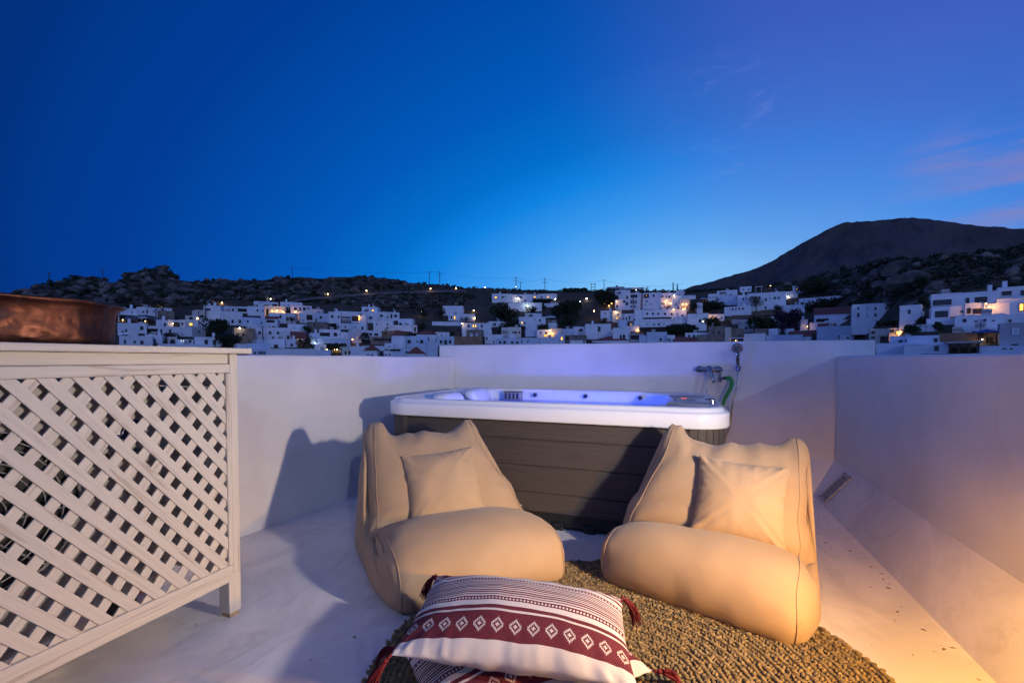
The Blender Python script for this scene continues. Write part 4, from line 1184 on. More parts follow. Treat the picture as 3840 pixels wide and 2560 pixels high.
while len(spots) < 3000:
    x = random.uniform(60, 2250); yc = interp(x, CREST)
    y = yc + 2 + random.random()**1.1 * 150
    if rocky(x, y) < 0.35 or random.random() > (1.0 if x < 1560 else 0.45): continue
    # the bare band carrying the track stays clear
    if 1130 < x < 1500 and abs(y - interp(x, [(1130, 1126), (1320, 1112), (1500, 1102)])) < 7: continue
    s = 0.28 * (1.0 - random.random())**-0.62
    s = min(s, 2.4)
    spots.append((x, y, s))
strew('hillside_rocks', spots, 'grey boulders strewn over the dark ridge')
spots = []
while len(spots) < 420:
    x = random.uniform(2950, 3850); yc = interp(x, CREST); y = yc + 3 + random.random() * 190
    if rocky(x, y) < 0.3: continue
    if x > 3450 and random.random() > 0.30: continue
    spots.append((x, y, min(2.2, 0.28 * (1.0 - random.random())**-0.62) * fac_x(x)))
strew('hillside_rocks', spots, 'brown boulders below the mountain')
# the single large boulders that stand out above the houses
for x, y, s, lab in ((3295, 1040, 3.3, 'large pale boulder high on the slope below the mountain'), (3250, 1062, 2.6, 'rounded boulder below and beside the large pale one'), (3405, 1075, 4.6, 'tall brown rock block right of the large pale boulder'),
                     (3300, 1076, 2.2, 'low boulder directly under the large pale boulder'), (3370, 1022, 4.0, 'brown cliff block at the top of the slope'), (3180, 1105, 2.6, 'boulder just above the red roofed long house'), (3510, 1090, 2.4, 'cracked boulder above the terraced hotel')):
    v = rocks[int(x) % 12] * s; pnt = at(x, y)
    me = bpy.data.meshes.new('boulder'); me.from_pydata((v + pnt + np.array([0, 0, s*0.15])).tolist(), [], IF)
    tag(link('boulder', me, M['rock']), lab, 'boulder')

# ------------------------------------------------------------------ town
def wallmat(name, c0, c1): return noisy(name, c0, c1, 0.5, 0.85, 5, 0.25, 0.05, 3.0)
TM = {'w': wallmat('limewash', (0.80, 0.80, 0.82), (0.70, 0.71, 0.74)), 'b': wallmat('limewash_blue_shade', (0.60, 0.66, 0.76), (0.52, 0.58, 0.70)), 'c': wallmat('cream_render', (0.70, 0.64, 0.55), (0.60, 0.55, 0.47)),  # the bluish one is white limewash with dusk shade put into its colour
      's': wallmat('brown_stone', (0.27, 0.22, 0.18), (0.16, 0.13, 0.11)), 'o': wallmat('ochre_stone', (0.34, 0.20, 0.12), (0.24, 0.14, 0.09)), 'g': wallmat('grey_render', (0.42, 0.42, 0.45), (0.33, 0.33, 0.36)), 'p': wallmat('pinkish_limewash', (0.74, 0.66, 0.66), (0.66, 0.60, 0.60))}
m, N, b = mat('red_tiles', (0.26, 0.075, 0.05), 0.8)
p = geo_pos(N); wv = N.node('ShaderNodeTexWave'); wv.inputs['Scale'].default_value = 1.6; wv.inputs['Distortion'].default_value = 0.6; N.put(wv.inputs['Vector'], p)
N.put(b.inputs['Base Color'], N.mix(wv.outputs[0], (0.30, 0.085, 0.055), (0.17, 0.05, 0.04)))
M['tiles'] = m
M['pane'] = mat('dark_window_glass', (0.012, 0.013, 0.018), 0.15, 0, 0.5)[0]
M['shutter'] = noisy('dark_wood_shutters', (0.055, 0.028, 0.018), (0.035, 0.02, 0.014), 2, 0.7)
M['pane_pale'] = mat('pale_shutter', (0.42, 0.44, 0.50), 0.6)[0]
M['pane_green'] = mat('green_shutter', (0.02, 0.09, 0.06), 0.6)[0]
M['lit'] = emis('lit_window_alcove_glow', (1.0, 0.50, 0.10), 2.4)  # also paints the glow of lamplit terraces and alcoves without a window
M['lit_white'] = emis('lit_window_white', (0.75, 0.9, 1.0), 1.2)
M['shade'] = noisy('porch_shade_panel', (0.05, 0.04, 0.035), (0.03, 0.025, 0.022), 1.5, 0.9)  # porch shade as a colour, for dark panels in place of open porches
ZO = {'A': (420, 1080, 4.9), 'B': (880, 1080, 4.9), 'C': (1320, 1080, 4.9), 'D': (1760, 1060, 4.9), 'E': (2200, 1060, 4.9), 'F': (2620, 1040, 4.9), 'G': (3060, 1060, 4.9), 'H': (3400, 1060, 5.345)}
def zpx(z, x, y): a = ZO[z]; return a[0] + x/a[2], a[1] + y/a[2]
HOUSES = []      # (photo x, photo y, phrase) for naming what stands beside them
def hitplane(x, y, o, n):
    r = ray(x, y); t_ = ((o - np.array([0, 0, EYE])) @ n) / (r @ n); return np.array([0, 0, EYE]) + r*t_
def house(spec, idx):
    z, x0, x1, yt, yb, mt, opt, wins, phrase = spec
    X0, Y0 = zpx(z, x0, yt); X1, Y1 = zpx(z, x1, yb); xc = (X0 + X1)/2
    base = at(xc, Y1)
    fr_ = np.array([base[0], base[1], 0]); fr_ /= np.linalg.norm(fr_)
    ph = math.radians(opt.get('a', (9, -8, 12, -11, 6, -13)[idx % 6]))
    nrm = np.array([-fr_[0]*math.cos(ph) + fr_[1]*math.sin(ph), -fr_[1]*math.cos(ph) - fr_[0]*math.sin(ph), 0.0])     # outward, towards the terrace
    ux = np.array([-nrm[1], nrm[0], 0.0])
    if ux @ RT < 0: ux = -ux
    P0, P1 = hitplane(X0, Y1, base, nrm), hitplane(X1, Y1, base, nrm)
    top = hitplane(xc, Y0, base, nrm)[2]
    u0, u1 = (P0 - base) @ ux, (P1 - base) @ ux
    hgt = top - base[2]; dep = opt.get('k', max(4.0, min(9.0, (u1-u0)*0.75)))
    t = opt.get('part_of')
    head = re.split(r' (?:with|under|below|at|right|left|on|of|beside|in|behind|glowing|between|above|near|half|directly|just|against|among|overgrown|lit|next|seen) ', phrase)[0]
    wl = head.endswith('wall')
    root = t if t is not None else thing('garden_wall' if wl else 'stone_house' if mt in 's' else 'house', phrase, 'wall' if wl else 'house', tuple(base), 'walls of the hillside town' if wl else 'houses of the hillside town')
    if t is None and wl: root['kind'] = 'thing'
    def pt(u, d, h): return base + ux*u - nrm*d + np.array([0, 0, h])
    def bx(bb, ua, ub, da, db, ha, hb):
        bb.add([pt(ua, da, ha), pt(ub, da, ha), pt(ub, db, ha), pt(ua, db, ha), pt(ua, da, hb), pt(ub, da, hb), pt(ub, db, hb), pt(ua, db, hb)],
               [(0,3,2,1),(4,5,6,7),(0,1,5,4),(1,2,6,5),(2,3,7,6),(3,0,4,7)] )
    bb = B(); bx(bb, u0, u1, 0, dep, -2.5, hgt); bb.done('walls' if t is None else 'wing', TM[mt], root)
    rf = opt.get('r')
    if rf is None and t is None:
        bb = B()
        pw = 0.22; ph_ = 0.28
        bx(bb, u0 - 0.03, u1 + 0.03, -0.03, pw, hgt + 0.002, hgt + ph_ * 0.35)
        bx(bb, u0 - 0.03, u0 + pw, pw + 0.002, dep, hgt + 0.002, hgt + ph_ * 0.35); bx(bb, u1 - pw, u1 + 0.03, pw + 0.002, dep, hgt + 0.002, hgt + ph_ * 0.35)
        bb.done('parapet', TM[mt], root)
        if opt.get('ch', idx % 3 == 0):
            bb = B(); cu = u0 + (u1-u0)*(0.2 + 0.6*((idx*37) % 10)/10); bx(bb, cu, cu + 0.6, dep*0.4, dep*0.4 + 0.6, hgt, hgt + 1.3); bb.done('chimney', TM[mt], root)
        if idx % 4 == 1 and u1 - u0 > 3:
            cu = u0 + (u1-u0)*(0.3 + 0.4*((idx*53) % 10)/10); bb = B(); q_ = pt(cu, 1.6, hgt)
            bb.tube([q_ - ux*0.55 + (0, 0, 0.75), q_ + ux*0.55 + (0, 0, 0.75)], 0.28, 10); bx(bb, cu - 0.5, cu + 0.5, 1.3, 1.9, hgt, hgt + 0.5); bb.done('water_tank', M['grille'], root)
        if idx % 5 == 2 and u1 - u0 > 3:
            cu = u0 + (u1-u0)*0.75; q_ = pt(cu, 1.2, hgt); bb = B()
            bb.tube([q_, q_ + (0, 0, 1.9)], 0.03, 5)
            for k_ in range(3): bb.tube([q_ - ux*0.45 + (0, 0, 1.8 - k_*0.22), q_ + ux*0.45 + (0, 0, 1.8 - k_*0.22)], 0.022, 4)
            bb.done('aerial', M['iron'], root)
    elif rf:
        rh = opt.get('rh', 1.6); ov = 0.3; bb = B(); um, dm = (u0+u1)/2, dep/2
        if rf == 'h': bb.add([pt(u0-ov, -ov, hgt), pt(u1+ov, -ov, hgt), pt(u1+ov, dep+ov, hgt), pt(u0-ov, dep+ov, hgt), pt(um-(u1-u0)*0.12, dm, hgt+rh), pt(um+(u1-u0)*0.12, dm, hgt+rh)], [(0,1,5,4),(1,2,5),(2,3,4,5),(3,0,4),(0,3,2,1)])
        if rf == 'g': bb.prism([pt(u0-ov, -ov, hgt), pt(u1+ov, -ov, hgt), pt(um, -ov, hgt+rh)], -nrm*(dep + 2*ov))
        if rf == 's': bb.prism([pt(u0-ov, -ov, hgt+0.02), pt(u0-ov, -ov, hgt+0.2), pt(u0-ov, dep*0.6, hgt+rh+0.2), pt(u0-ov, dep*0.6, hgt+rh)], ux*(u1-u0+2*ov))
        if rf == 'w':   # white gable
            bb.prism([pt(u0, 0.001, hgt), pt(u1, 0.001, hgt), pt(um, 0.001, hgt+rh)], -nrm*dep); bb.done('gable', TM[mt], root)
        else: bb.done('roof', M['tiles'], root)
    for wd in wins.split():
        ty = wd[-1] if wd[-1].isalpha() else 'd'
        cx, cy, w, h = (float(q) for q in wd.rstrip('abdglopsw').split(','))
        a, c2 = zpx(z, cx - w/2, cy + h/2), zpx(z, cx + w/2, cy - h/2)
        A_, C_ = hitplane(*a, base, nrm), hitplane(*c2, base, nrm)
        ua, ub = (A_ - base) @ ux, (C_ - base) @ ux; ha, hb = A_[2] - base[2], C_[2] - base[2]
        nm = {'o': 'door', 'b': 'dark_opening_panel'}.get(ty, 'window')  # some are only dark panels painting the shade of open porches and recesses
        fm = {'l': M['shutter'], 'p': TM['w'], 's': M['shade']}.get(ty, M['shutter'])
        t1 = min(0.12, (ub-ua)*0.16)
        if ty == 'a' or ty == 'o' and h > w*1.5 and (idx % 2):
            n = 8; r0 = (ub-ua)/2; um = (ua+ub)/2
            arch = [(ua, ha), (ub, ha)] + [(um + r0*math.cos(math.pi*i/n), hb - r0 + r0*math.sin(math.pi*i/n)) for i in range(n+1)]
            bb = B(); bb.prism([pt(u, -0.10, q) for u, q in arch], nrm*-0.12); wo = bb.done(nm, fm, root)
            bb = B(); bb.prism([pt(um + (u-um)*0.78, -0.125, ha + (q-ha)*0.9 + 0.05) for u, q in arch], nrm*-0.02); bb.done('pane', M['pane'], wo)
        else:
            bb = B()
            bx(bb, ua, ub, -0.09, -0.002, ha, ha + t1); bx(bb, ua, ub, -0.09, -0.002, hb - t1, hb)
            bx(bb, ua, ua + t1, -0.09, -0.002, ha + t1, hb - t1); bx(bb, ub - t1, ub, -0.09, -0.002, ha + t1, hb - t1)
            wo = bb.done(nm, fm, root)
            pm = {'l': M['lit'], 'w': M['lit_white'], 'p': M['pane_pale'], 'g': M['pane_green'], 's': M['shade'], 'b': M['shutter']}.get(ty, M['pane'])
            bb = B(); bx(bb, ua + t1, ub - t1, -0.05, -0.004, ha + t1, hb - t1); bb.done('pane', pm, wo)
            if ty in 'dlp' and (ub - ua) > 0.8:
                bb = B(); um = (ua+ub)/2; bx(bb, um - 0.04, um + 0.04, -0.075, -0.051, ha + t1, hb - t1); bb.done('mullion', fm, wo)
                bb = B(); bx(bb, ua - 0.1, ub + 0.1, -0.16, -0.002, ha - 0.12, ha - 0.002); bb.done('sill', TM['w'], wo)
    if t is None: HOUSES.append((xc, (Y0 + Y1)/2, phrase, X0, X1, Y0, Y1))
    return root
TOWN = """
A|280|470|380|600|w|a=-6|370,450,15,40|narrow plain white house behind the carport, beside the copper pot
A|470|840|360|600|w|a=5|575,437,25,40 652,437,25,40 770,435,25,35 650,545,22,45 712,548,30,55o 775,545,22,40|white two-storey house with two lamps left of a stone house
A|900|1105|372|470|w||960,410,30,22|small white house half hidden behind the upper left stone house
A|830|1010|420|600|s||905,500,26,30|brown stone house on the slope right of the carport
A+|1012|1150|425|600|s||
A|100|350|405|500|w|a=4|135,470,20,35|low white house directly beside the copper pot rim
A|105|640|650|880|w|a=-5|258,780,30,50 195,800,40,25 545,730,60,70a|long white house under the parked cars beside the copper pot
A|640|900|700|880|w||740,790,190,70b|white house with dark roof pergola right of the parked cars
A|880|1475|720|890|w|a=6|903,790,35,70a 1067,785,35,65a|wide white house with two arched windows
A|810|1040|590|730|w||975,670,40,55o|white house with one dark door above the arched windows
A|1040|1240|590|730|w||1180,670,110,80s|white house with a dark porch and small lamp
A|1240|1350|585|730|w||1293,657,28,50|narrow white house with a single tall window
A|1350|1770|590|730|w|a=-4|1450,665,70,55l 1730,660,25,35|white house with one lit window below the arched porch
A|1345|1530|510|600|c||1450,555,70,55a|cream house with a dark arched doorway
A|1530|1720|410|610|c||1650,520,75,40|cream house left of the tall white block
A|1690|2000|325|610|w|a=-14|1765,395,85,35 1930,580,60,45a|tall white block with one high window and sloping side
A|2060|2352|340|450|w||2155,400,30,40 2225,400,35,40|low white house with two small square windows high up
A|2000|2400|440|680|w|a=5|2090,612,40,65a 2215,612,40,65a 2345,610,30,60a|white house with three arched windows in a row
A|1480|1720|725|900|g||1600,800,30,30|grey stone house beside the big dark tree
A|135|745|885|1060|w|a=-6|237,985,30,80o 418,990,35,45 550,995,60,65a|white house with arched door just above the cabinet top
A+|150|300|850|890|w||235,870,120,25
A|620|925|870|1010|w||775,970,50,65 545,855,120,40s|white house with one window left of the vine pergola
A|1040|1200|900|1030|c||1110,980,90,80a|cream house with a wide arch under the vine
A|1190|1490|950|1060|w||1272,970,25,40w 1315,970,25,40w 1437,975,45,45|white house with two bright white windows above the cabinet
A|1525|2010|905|1080|w|a=4|1730,990,60,80o 1880,1005,55,95o|white house with two brown doors above the cabinet top
A|840|1870|1035|1110|w|a=0,ch=0||long low white garden wall house just above the cabinet
B|-10|385|745|1010|s|a=8|60,855,30,50 158,855,35,55|brown stone house with two windows below a bright wall lamp
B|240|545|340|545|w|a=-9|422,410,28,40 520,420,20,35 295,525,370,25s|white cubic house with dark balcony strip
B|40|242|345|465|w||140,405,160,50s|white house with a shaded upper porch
B|360|800|255|350|w|a=4|405,325,50,30 555,322,45,32 605,320,35,32 740,315,90,35s|topmost white house under the ridge lamp with five dark windows
B|840|1240|265|430|w|a=-5|908,320,15,20 983,312,18,22 1090,312,18,22 1168,315,25,15 960,375,38,55 1007,375,30,60|topmost white house with four tiny windows
B|545|930|335|470|c||585,420,70,80|cream house with three bright wall lamps
B|1030|1420|325|470|w|a=6|1115,385,45,45 1200,385,28,60o 1280,383,48,50 1355,375,45,20|white house with green lit garden at its foot
B|1330|1612|390|475|p|ch=0||plain low pinkish house at the upper edge of town
B|635|945|465|645|w|a=-7|845,525,40,55|white cubic house with a single brown window
B|945|1115|465|655|p||970,565,40,60o|narrow house beside the lit outdoor stair
B|1200|1470|470|640|w||1375,540,110,90s|white house with a dark corner porch
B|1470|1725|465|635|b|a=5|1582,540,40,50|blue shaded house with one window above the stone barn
B|1725|1945|440|650|w|a=-6,ch=1|1792,522,45,45 1912,530,30,45|white house with a tall thin chimney
B|1345|1720|628|820|s|a=4|1465,690,25,40 1605,700,25,35|brown stone barn in the middle of the left town
B|110|560|545|710|b|a=-4|490,640,22,35 100,610,35,45 240,612,30,40|blue shaded house with terrace furniture
B|560|785|570|725|w|r=s,rh=0.9|635,705,18,22 718,708,65,22 660,610,150,45s|white house with dark red awning roof
B|245|402|665|770|w||285,728,18,18|small white cube right of the bright wall lamp
B|385|1215|730|945|w|a=3|458,822,48,45 650,822,48,48 798,825,45,48 707,910,28,40o 570,845,30,8|long white house with three brown square windows
B|830|1052|840|950|w|r=w,rh=1.7|980,905,38,60o|small white gabled chapel with a brown door
B|1060|1285|790|880|w|||white house behind the dark red shed roof
B|1052|1300|928|1000|w|r=s,rh=2.0||low house with a dark red shed roof
B|975|1342|668|800|w|a=-4|1095,718,25,18 1215,728,22,28|white house with two small windows left of the stone barn
B|1390|1562|830|940|w||1478,910,25,15|bright floodlit white cube below the stone barn
B|1570|1950|765|945|w|a=5|1660,850,180,60s 1850,850,70,65a|white house with dark railing and arched window
B|1950|2165|815|945|w||2018,890,30,50p|white house with one pale shutter
B|2160|2330|770|1010|p|a=16,ch=0||rounded pinkish house lit by the lamp at its foot
B|1385|2125|935|1075|b|a=2,ch=0||long plain house under the rounded pinkish one
B|600|922|945|1100|w||760,1070,70,60s|white house with one dark opening above the left parapet
B|945|1148|950|1090|w||1050,1045,40,50o|white house with one brown door left of the dark bushes
B|375|605|945|1040|b|ch=0||plain blue shaded house below the long white house
B|45|232|1030|1160|w|||small white house right at the end of the cabinet top
B|230|645|1025|1190|b|a=6|||white terrace house beside the cabinet top corner
B|245|602|1120|1230|b|a=-2|372,1190,30,50 450,1190,28,55o 497,1190,28,55o 543,1190,28,55o|low house with four narrow doors at the parapet edge
B|600|1480|1120|1240|w|a=1,ch=0||long plain white house at the left parapet edge
B|1480|1682|1035|1150|w|ch=0||floodlit white wall house beside the taverna
B|1480|1765|1145|1240|b|||low house in front of the floodlit white wall
B|1980|2172|1080|1235|c||2035,1185,28,60o 2108,1185,32,65o|cream house with two dark doors beside the taverna
B|2165|2360|1080|1245|w|||plain white house between taverna and red gable
B|1890|2125|650|760|w||1908,712,25,40 2033,715,22,40|white house with two narrow windows under the lit arch
B|2120|2200|655|770|b|||narrow blue shaded house under the lit arch
C|180|467|350|500|w|a=-16|383,410,40,38l 245,412,40,35 290,412,30,35|white tower house with one lit window
C|-320|480|438|530|w|a=2,ch=0||long white terrace house left of the white tower house
C|270|480|495|640|w||342,547,55,42|white house with one wide window below the tower house
C|-20|272|500|650|b||60,560,120,90s 135,555,40,85l|house with brightly lit porch arch
C|480|872|445|600|w|a=4|540,505,60,45a 648,528,22,28 722,515,32,75o 800,508,62,48a|white house with two arched windows and dark awning
C|850|1117|568|700|w||785,650,40,50 890,665,50,50 1020,668,28,35|white house with roof terrace at the right edge of the left town
C|390|752|600|785|w|a=-5|457,662,22,30 655,672,22,38 650,732,50,25s|white house with potted plants on its terrace
C|745|1115|685|790|w|ch=0||plain white terrace wall house
C|1118|1197|685|820|w||1157,760,35,85o|narrow white gatehouse with a red arched door
C|20|255|660|810|w||190,735,38,60 60,720,70,60p|white house with one tall window and pale blue shutter
C|160|545|785|945|w|a=-4|195,845,62,45 275,848,60,45 343,848,45,48 445,852,70,48|white house with four brown windows behind the round tree
C|540|740|790|930|o||620,830,30,40|brown house behind the red hipped roof
C|740|972|868|1115|w|r=h,rh=1.7,a=5||tall plain white house with red hipped roof
C|340|745|905|1040|s||560,945,330,40s|dark house with timber awning left of the red hipped roof
C|970|1395|885|1095|b|a=-3|1050,985,62,65 1200,980,28,28 1280,985,60,65|blue shaded house with two brown square windows
C|1190|1562|850|1030|w|r=h,rh=1.4,a=4|1402,935,22,65|white house with low red hipped roof beside a bright lamp
C|1545|1792|815|910|w||1645,868,18,30|brightly lit white house right of the white street lamp
C|1560|1877|890|1060|b|a=3|1635,988,48,62 1720,995,55,80o 1803,988,45,62|symmetrical house with a door between two windows
C|1670|2037|330|510|w|a=-6,ch=0|1695,385,16,50|lone large white cube on the slope
C|1770|2012|480|600|w||1885,545,32,65l 1825,540,25,50|low white house with a lit orange door
C|2010|2262|478|610|w|||low white annex right of the lit orange door
C|1470|2012|622|690|w|a=0,ch=0,k=2||low white garden wall below the lone cube
C|2030|2560|645|890|w|a=5|2140,698,35,48 2230,695,30,50l 2272,697,25,48l 2385,698,35,50|white house with two lit windows above the stone house
C|2105|2392|768|910|s||2197,855,45,55p 2292,855,40,55p|stone house with two pale shuttered windows
C|1880|2392|895|1060|o|a=2,ch=0||wide brown stone wall at the end of the tub wall
C|-30|242|1075|1250|w|||white house left of the red gable at the parapet
C|240|600|1065|1160|w|||white house behind the small red gable
C|235|462|1142|1260|w|r=g,rh=1.4|372,1225,35,25 292,1222,35,20|small house with red gable at the left parapet
C|590|757|1155|1260|w||625,1225,28,25 690,1225,32,30|small white house with two windows at the parapet
C|600|762|1020|1130|w||690,1075,25,20|white cube with one tiny window
C|755|1500|1105|1260|b|a=3,ch=0|1000,1175,30,45o 800,1140,180,35s|blue shaded house with dark porch strip
C|1020|1332|1200|1265|w|r=g,rh=1.9||low house with wide red gable
C|1380|1575|1000|1265|b|a=6|||plain blue house against the corner of the tub wall
D|420|782|205|365|w|a=4|485,270,45,35l 612,265,50,25 662,257,18,18|white ridge house with one lit window on the left
D|780|925|215|360|w|||white ridge house link with outdoor stair
D|920|1172|215|370|w|a=-4|945,270,40,40 1028,330,28,38|white ridge house with two dark windows
D|1150|1262|225|320|w||1200,262,40,32l|small ridge house with one bright lit window
D|1250|1592|205|320|w|a=-8|1325,268,25,30 1443,262,30,38l|white ridge house with one lit window on the right
D|715|1332|370|530|w|a=2,ch=0,k=3||tall white retaining wall with a bright floodlight
D|1380|1642|380|450|w|a=-3,ch=0,k=2||white garden fence wall on the ridge
D|1030|1332|565|650|w|||white house above the climbing plants
D|910|1400|630|790|w|a=4|967,735,30,40l 1020,740,30,35 1298,690,32,42|white house overgrown with dark climbing plants
D|360|702|715|810|w|ch=0||low white wall house among dark shrubs
D|1450|1607|740|850|w|ch=0||plain white cube left of the big dark tree
D|1400|1605|680|750|s|k=4||dark stone wall under the white car
D|1030|1242|770|870|w|||white house below the climbing plants
D|590|727|825|1010|c|a=-12|622,910,16,55 655,910,16,55 688,910,16,55|side of the cream house with three slit windows
D|722|952|818|1010|c|a=6|805,910,25,40 850,912,38,42 915,912,28,40|cream house with three dark windows
D|235|417|880|965|w||350,937,40,25|small white house right of the stone house
D|285|605|955|1125|w|a=-5|320,1020,28,55o 450,1085,20,50o|white house with a brown door right of the stone house
D|725|872|940|1040|w|ch=0||white cube in front of the cream house
D|510|952|1020|1135|b|a=2|565,1095,38,50o 648,1095,48,52o 788,1098,42,42o 880,1095,40,42o|low house with four dark doors at the tub wall
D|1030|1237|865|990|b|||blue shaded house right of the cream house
D|1240|1480|865|1010|w|a=3|1312,920,30,30 1412,925,35,40|white house beside the bright golden terrace
D|1480|1692|842|1010|c||1500,970,80,45l 1400,970,60,40l|cream house with bright golden terrace lights
D|1690|1937|850|965|b|ch=0||plain blue house between golden terrace and tall white house
D|1930|2132|810|965|w||2050,870,60,40|white house with one wide window left of the tall white house
D|2135|2600|760|1025|w|a=4|2385,850,50,95g|tall white house with green shuttered door
D|950|1272|1015|1130|b|a=-2|965,1080,20,45o 1075,1075,25,30|low blue house with dark awning at the tub wall
D|1270|1645|1010|1130|b|||low plain house below the golden terrace
D|1600|1752|950|1125|b||1697,1025,38,65l|blue house with a lit orange arched door
D|1740|2122|965|1120|s||1800,1020,60,50s|dark pergola house right of the orange arched door
D|1855|2140|1062|1130|w|ch=0||low white wall house at the tub wall
E|375|692|78|160|g|a=2,ch=0|520,125,150,35s|long flat-roofed dark building on the ridge
E|690|1050|92|150|g|ch=0|850,130,250,25s|low grey annex of the ridge building
E|530|802|140|320|w|a=5|570,185,25,35 610,185,35,40 745,270,35,50|white house right of the big round tree
E|520|802|310|500|w|a=-4|740,385,45,60 690,345,40,40 560,430,40,40|white house below the big round tree lamps
E|800|962|190|500|w|a=-18|845,245,75,60 905,245,55,55 817,355,28,60 860,355,28,60 903,352,28,55 820,437,35,30 885,437,28,35|white three-storey house with golden lit side
E|1030|1352|185|490|w|a=-9|1098,245,95,75s 1098,240,20,20l 1232,237,35,45 1103,342,35,25 1080,400,20,20 1185,395,22,20|tall white three-storey house with one glowing window
E|1350|1662|190|490|w|a=5|1390,255,45,30 1462,255,25,30 1515,257,25,40 1383,383,22,40 1420,383,22,40|white house with wall lights beside the tall house
E|1560|1752|240|500|w||1692,470,55,50a 1640,400,22,35|white house with a dark arch and floor light
E|1640|1767|145|250|w|ch=0|1705,215,15,18|small white cube near the cypresses
E|1760|2002|235|310|w|ch=0||flat white house below the two cypresses
E|1700|1882|300|520|c||1800,470,60,30l|cream house with four warm spotlights
E|2030|2132|370|560|w|||narrow white house right of the round tree
E|1030|1832|495|690|w|a=3|1113,570,35,40 1217,570,35,40 1318,570,35,40 1440,570,35,40 1563,575,35,40 1670,578,35,38 1300,650,520,40s|long white house with six windows in a row
E|890|1040|500|700|w|||white block left of the six-window house
E|585|942|570|700|b|a=-5|730,655,25,55 787,640,25,75 670,655,15,40|blue house left below the six-window house
E|255|477|515|710|w|a=-8|345,562,25,30 350,660,35,25|white house left of the two lamp balcony
E|475|642|515|720|c|a=10|555,650,40,35l 570,580,25,25|cream house with lit balcony and wall lamp
E|870|1612|700|815|w|a=2|960,775,15,25 1118,768,18,18 1243,765,25,30 1327,765,30,40 1420,755,18,25|long low white house below the six-window house
E|745|872|720|815|s||815,768,18,40l 765,765,40,45 845,765,35,40|dark porch house with a slit of light
E|585|747|690|815|b|||plain blue house left of the dark porch
E|640|962|800|890|w|ch=0||white terrace wall glowing under a lamp
E|1620|1882|630|750|w|||white house right of the six-window house
E|1850|2232|570|770|w|a=-4|2080,700,45,60a 1760,600,60,25|white house with an arched door behind the star-shaped lamp
E|1910|2202|760|890|w|ch=0||white wall under the star-shaped street lamp
E|-20|207|920|1040|w|||white annex at the foot of the tall green-doored house
E|255|482|870|1010|w||305,968,45,55g 370,965,35,45g|white house with two green shutters
E|480|792|830|1095|w|a=-4|628,988,40,65o 685,985,45,75o|white house with two dark porch doors
E|785|1042|940|1095|g||900,1000,190,80s|grey shaded house between two white houses
E|1110|1472|910|1095|b|a=4|1360,1042,40,55|blue house with one square window above the tub wall
E|965|1115|970|1095|b|ch=0||stepped blue wall beside the one-window house
E|100|770|1055|1110|w|r=h,rh=1.5,ch=0||low wide red hipped roof house at the tub wall
E|1470|1622|965|1100|w||1492,1048,22,60o 1528,1050,22,55o|small white house with two narrow doors
E|1810|2242|920|1050|w|a=-3|1882,985,38,48 1973,980,38,48|white house with two shuttered windows under the hedge
E|1610|2052|1078|1110|w|r=s,rh=1.3,ch=0||low house with a long dark red roof at the tub wall
E|2030|2352|960|1090|s|a=3,ch=0||low brown stone house left of the shower head
F|175|367|305|480|w|a=3|210,372,15,35 267,367,15,35 323,362,18,35|white house with three slit windows
F|335|702|240|345|w|a=-6,ch=0||rounded white house under the mountain foot
F|760|972|172|270|w||820,222,22,25 923,215,22,28|small white house with two windows next to a canopy
F|895|1602|282|610|w|a=4|957,378,32,45 1122,370,32,50 1235,408,35,48 1312,388,12,35 1402,380,40,45 1470,378,35,40 1232,558,32,50o|largest white house with seven windows above the dry field
F|720|900|330|560|w||820,398,28,40 885,395,20,35|white wing house left of the largest white house
F|360|742|340|510|b|a=-5|430,465,60,30s|blue house with dark vine canopy
F|1590|1822|260|380|w|ch=0||low white house beside a small round lamp
F|1725|2172|142|300|w|a=-9|1805,212,40,38l 1940,212,30,48|white house with one lit window under the rocks
F|1840|2660|365|530|w|a=-8|1890,475,30,50 2175,440,32,48 2055,440,15,20 2370,430,30,45 2565,430,30,45|long white house under the boulders
F|1445|1942|510|650|w|ch=0||plain white wall house right of the dry field
F|470|962|540|710|w|a=-6|580,590,15,20 628,582,28,40 685,580,22,38 747,575,28,35 815,572,40,35|white house with five small windows above the dry field
F|100|472|680|810|w|a=3|420,745,30,30||
F|620|1122|772|840|g|ch=0||low grey house below the dry field
F|730|1102|842|1010|g|a=-3|870,930,40,60a||dark grey house with a blue arched door
F|1340|1542|715|840|w|ch=0||white cube left of the purple bush
F|1125|1337|725|830|s|||dark shed left of the white cube
F|180|482|900|1175|s|a=3|272,1005,30,60a 373,1005,30,60a|stone house with two arched windows above the shower
F|480|572|920|1175|c|||narrow cream stone tower above the shower
F|570|837|940|1120|s|ch=0|750,1070,30,30|low brown stone house right of the cream tower
F|835|1227|1035|1180|w|a=-2,ch=0||plain greyish house at the tub wall right of the shower
F|1030|1282|945|1060|s|ch=0||stone wall house left of the pale cube
F|1285|1452|945|1065|w|ch=0||pale cube in front of the purple bush
F|1870|2002|780|970|w|||white house with a small amber lamp right of the purple bush
F|1840|2052|975|1045|w|ch=0||small white wall right of the purple bush
F|1620|1752|945|1055|w|ch=0||floodlit small white cube under the purple bush
F|1640|2062|1085|1150|w|r=s,rh=1.5,ch=0||low house with long red roof under the floodlit cube
F|1240|1910|1060|1170|b|a=2,ch=0||plain bluish house at the tub wall under the purple bush
F|2040|2352|830|970|w|ch=0||white house below the long red roof
G|660|1560|385|740|w|a=4,ch=0|777,470,30,48 945,472,10,48 1092,475,38,48 1288,467,38,52 775,592,42,75o 940,590,12,70 1092,592,48,52 1495,565,25,65 1285,585,55,40a|wide white two-storey house below the boulders
G|1530|1920|420|790|w|a=-7,ch=0|1716,533,48,80|white block with a single tall window
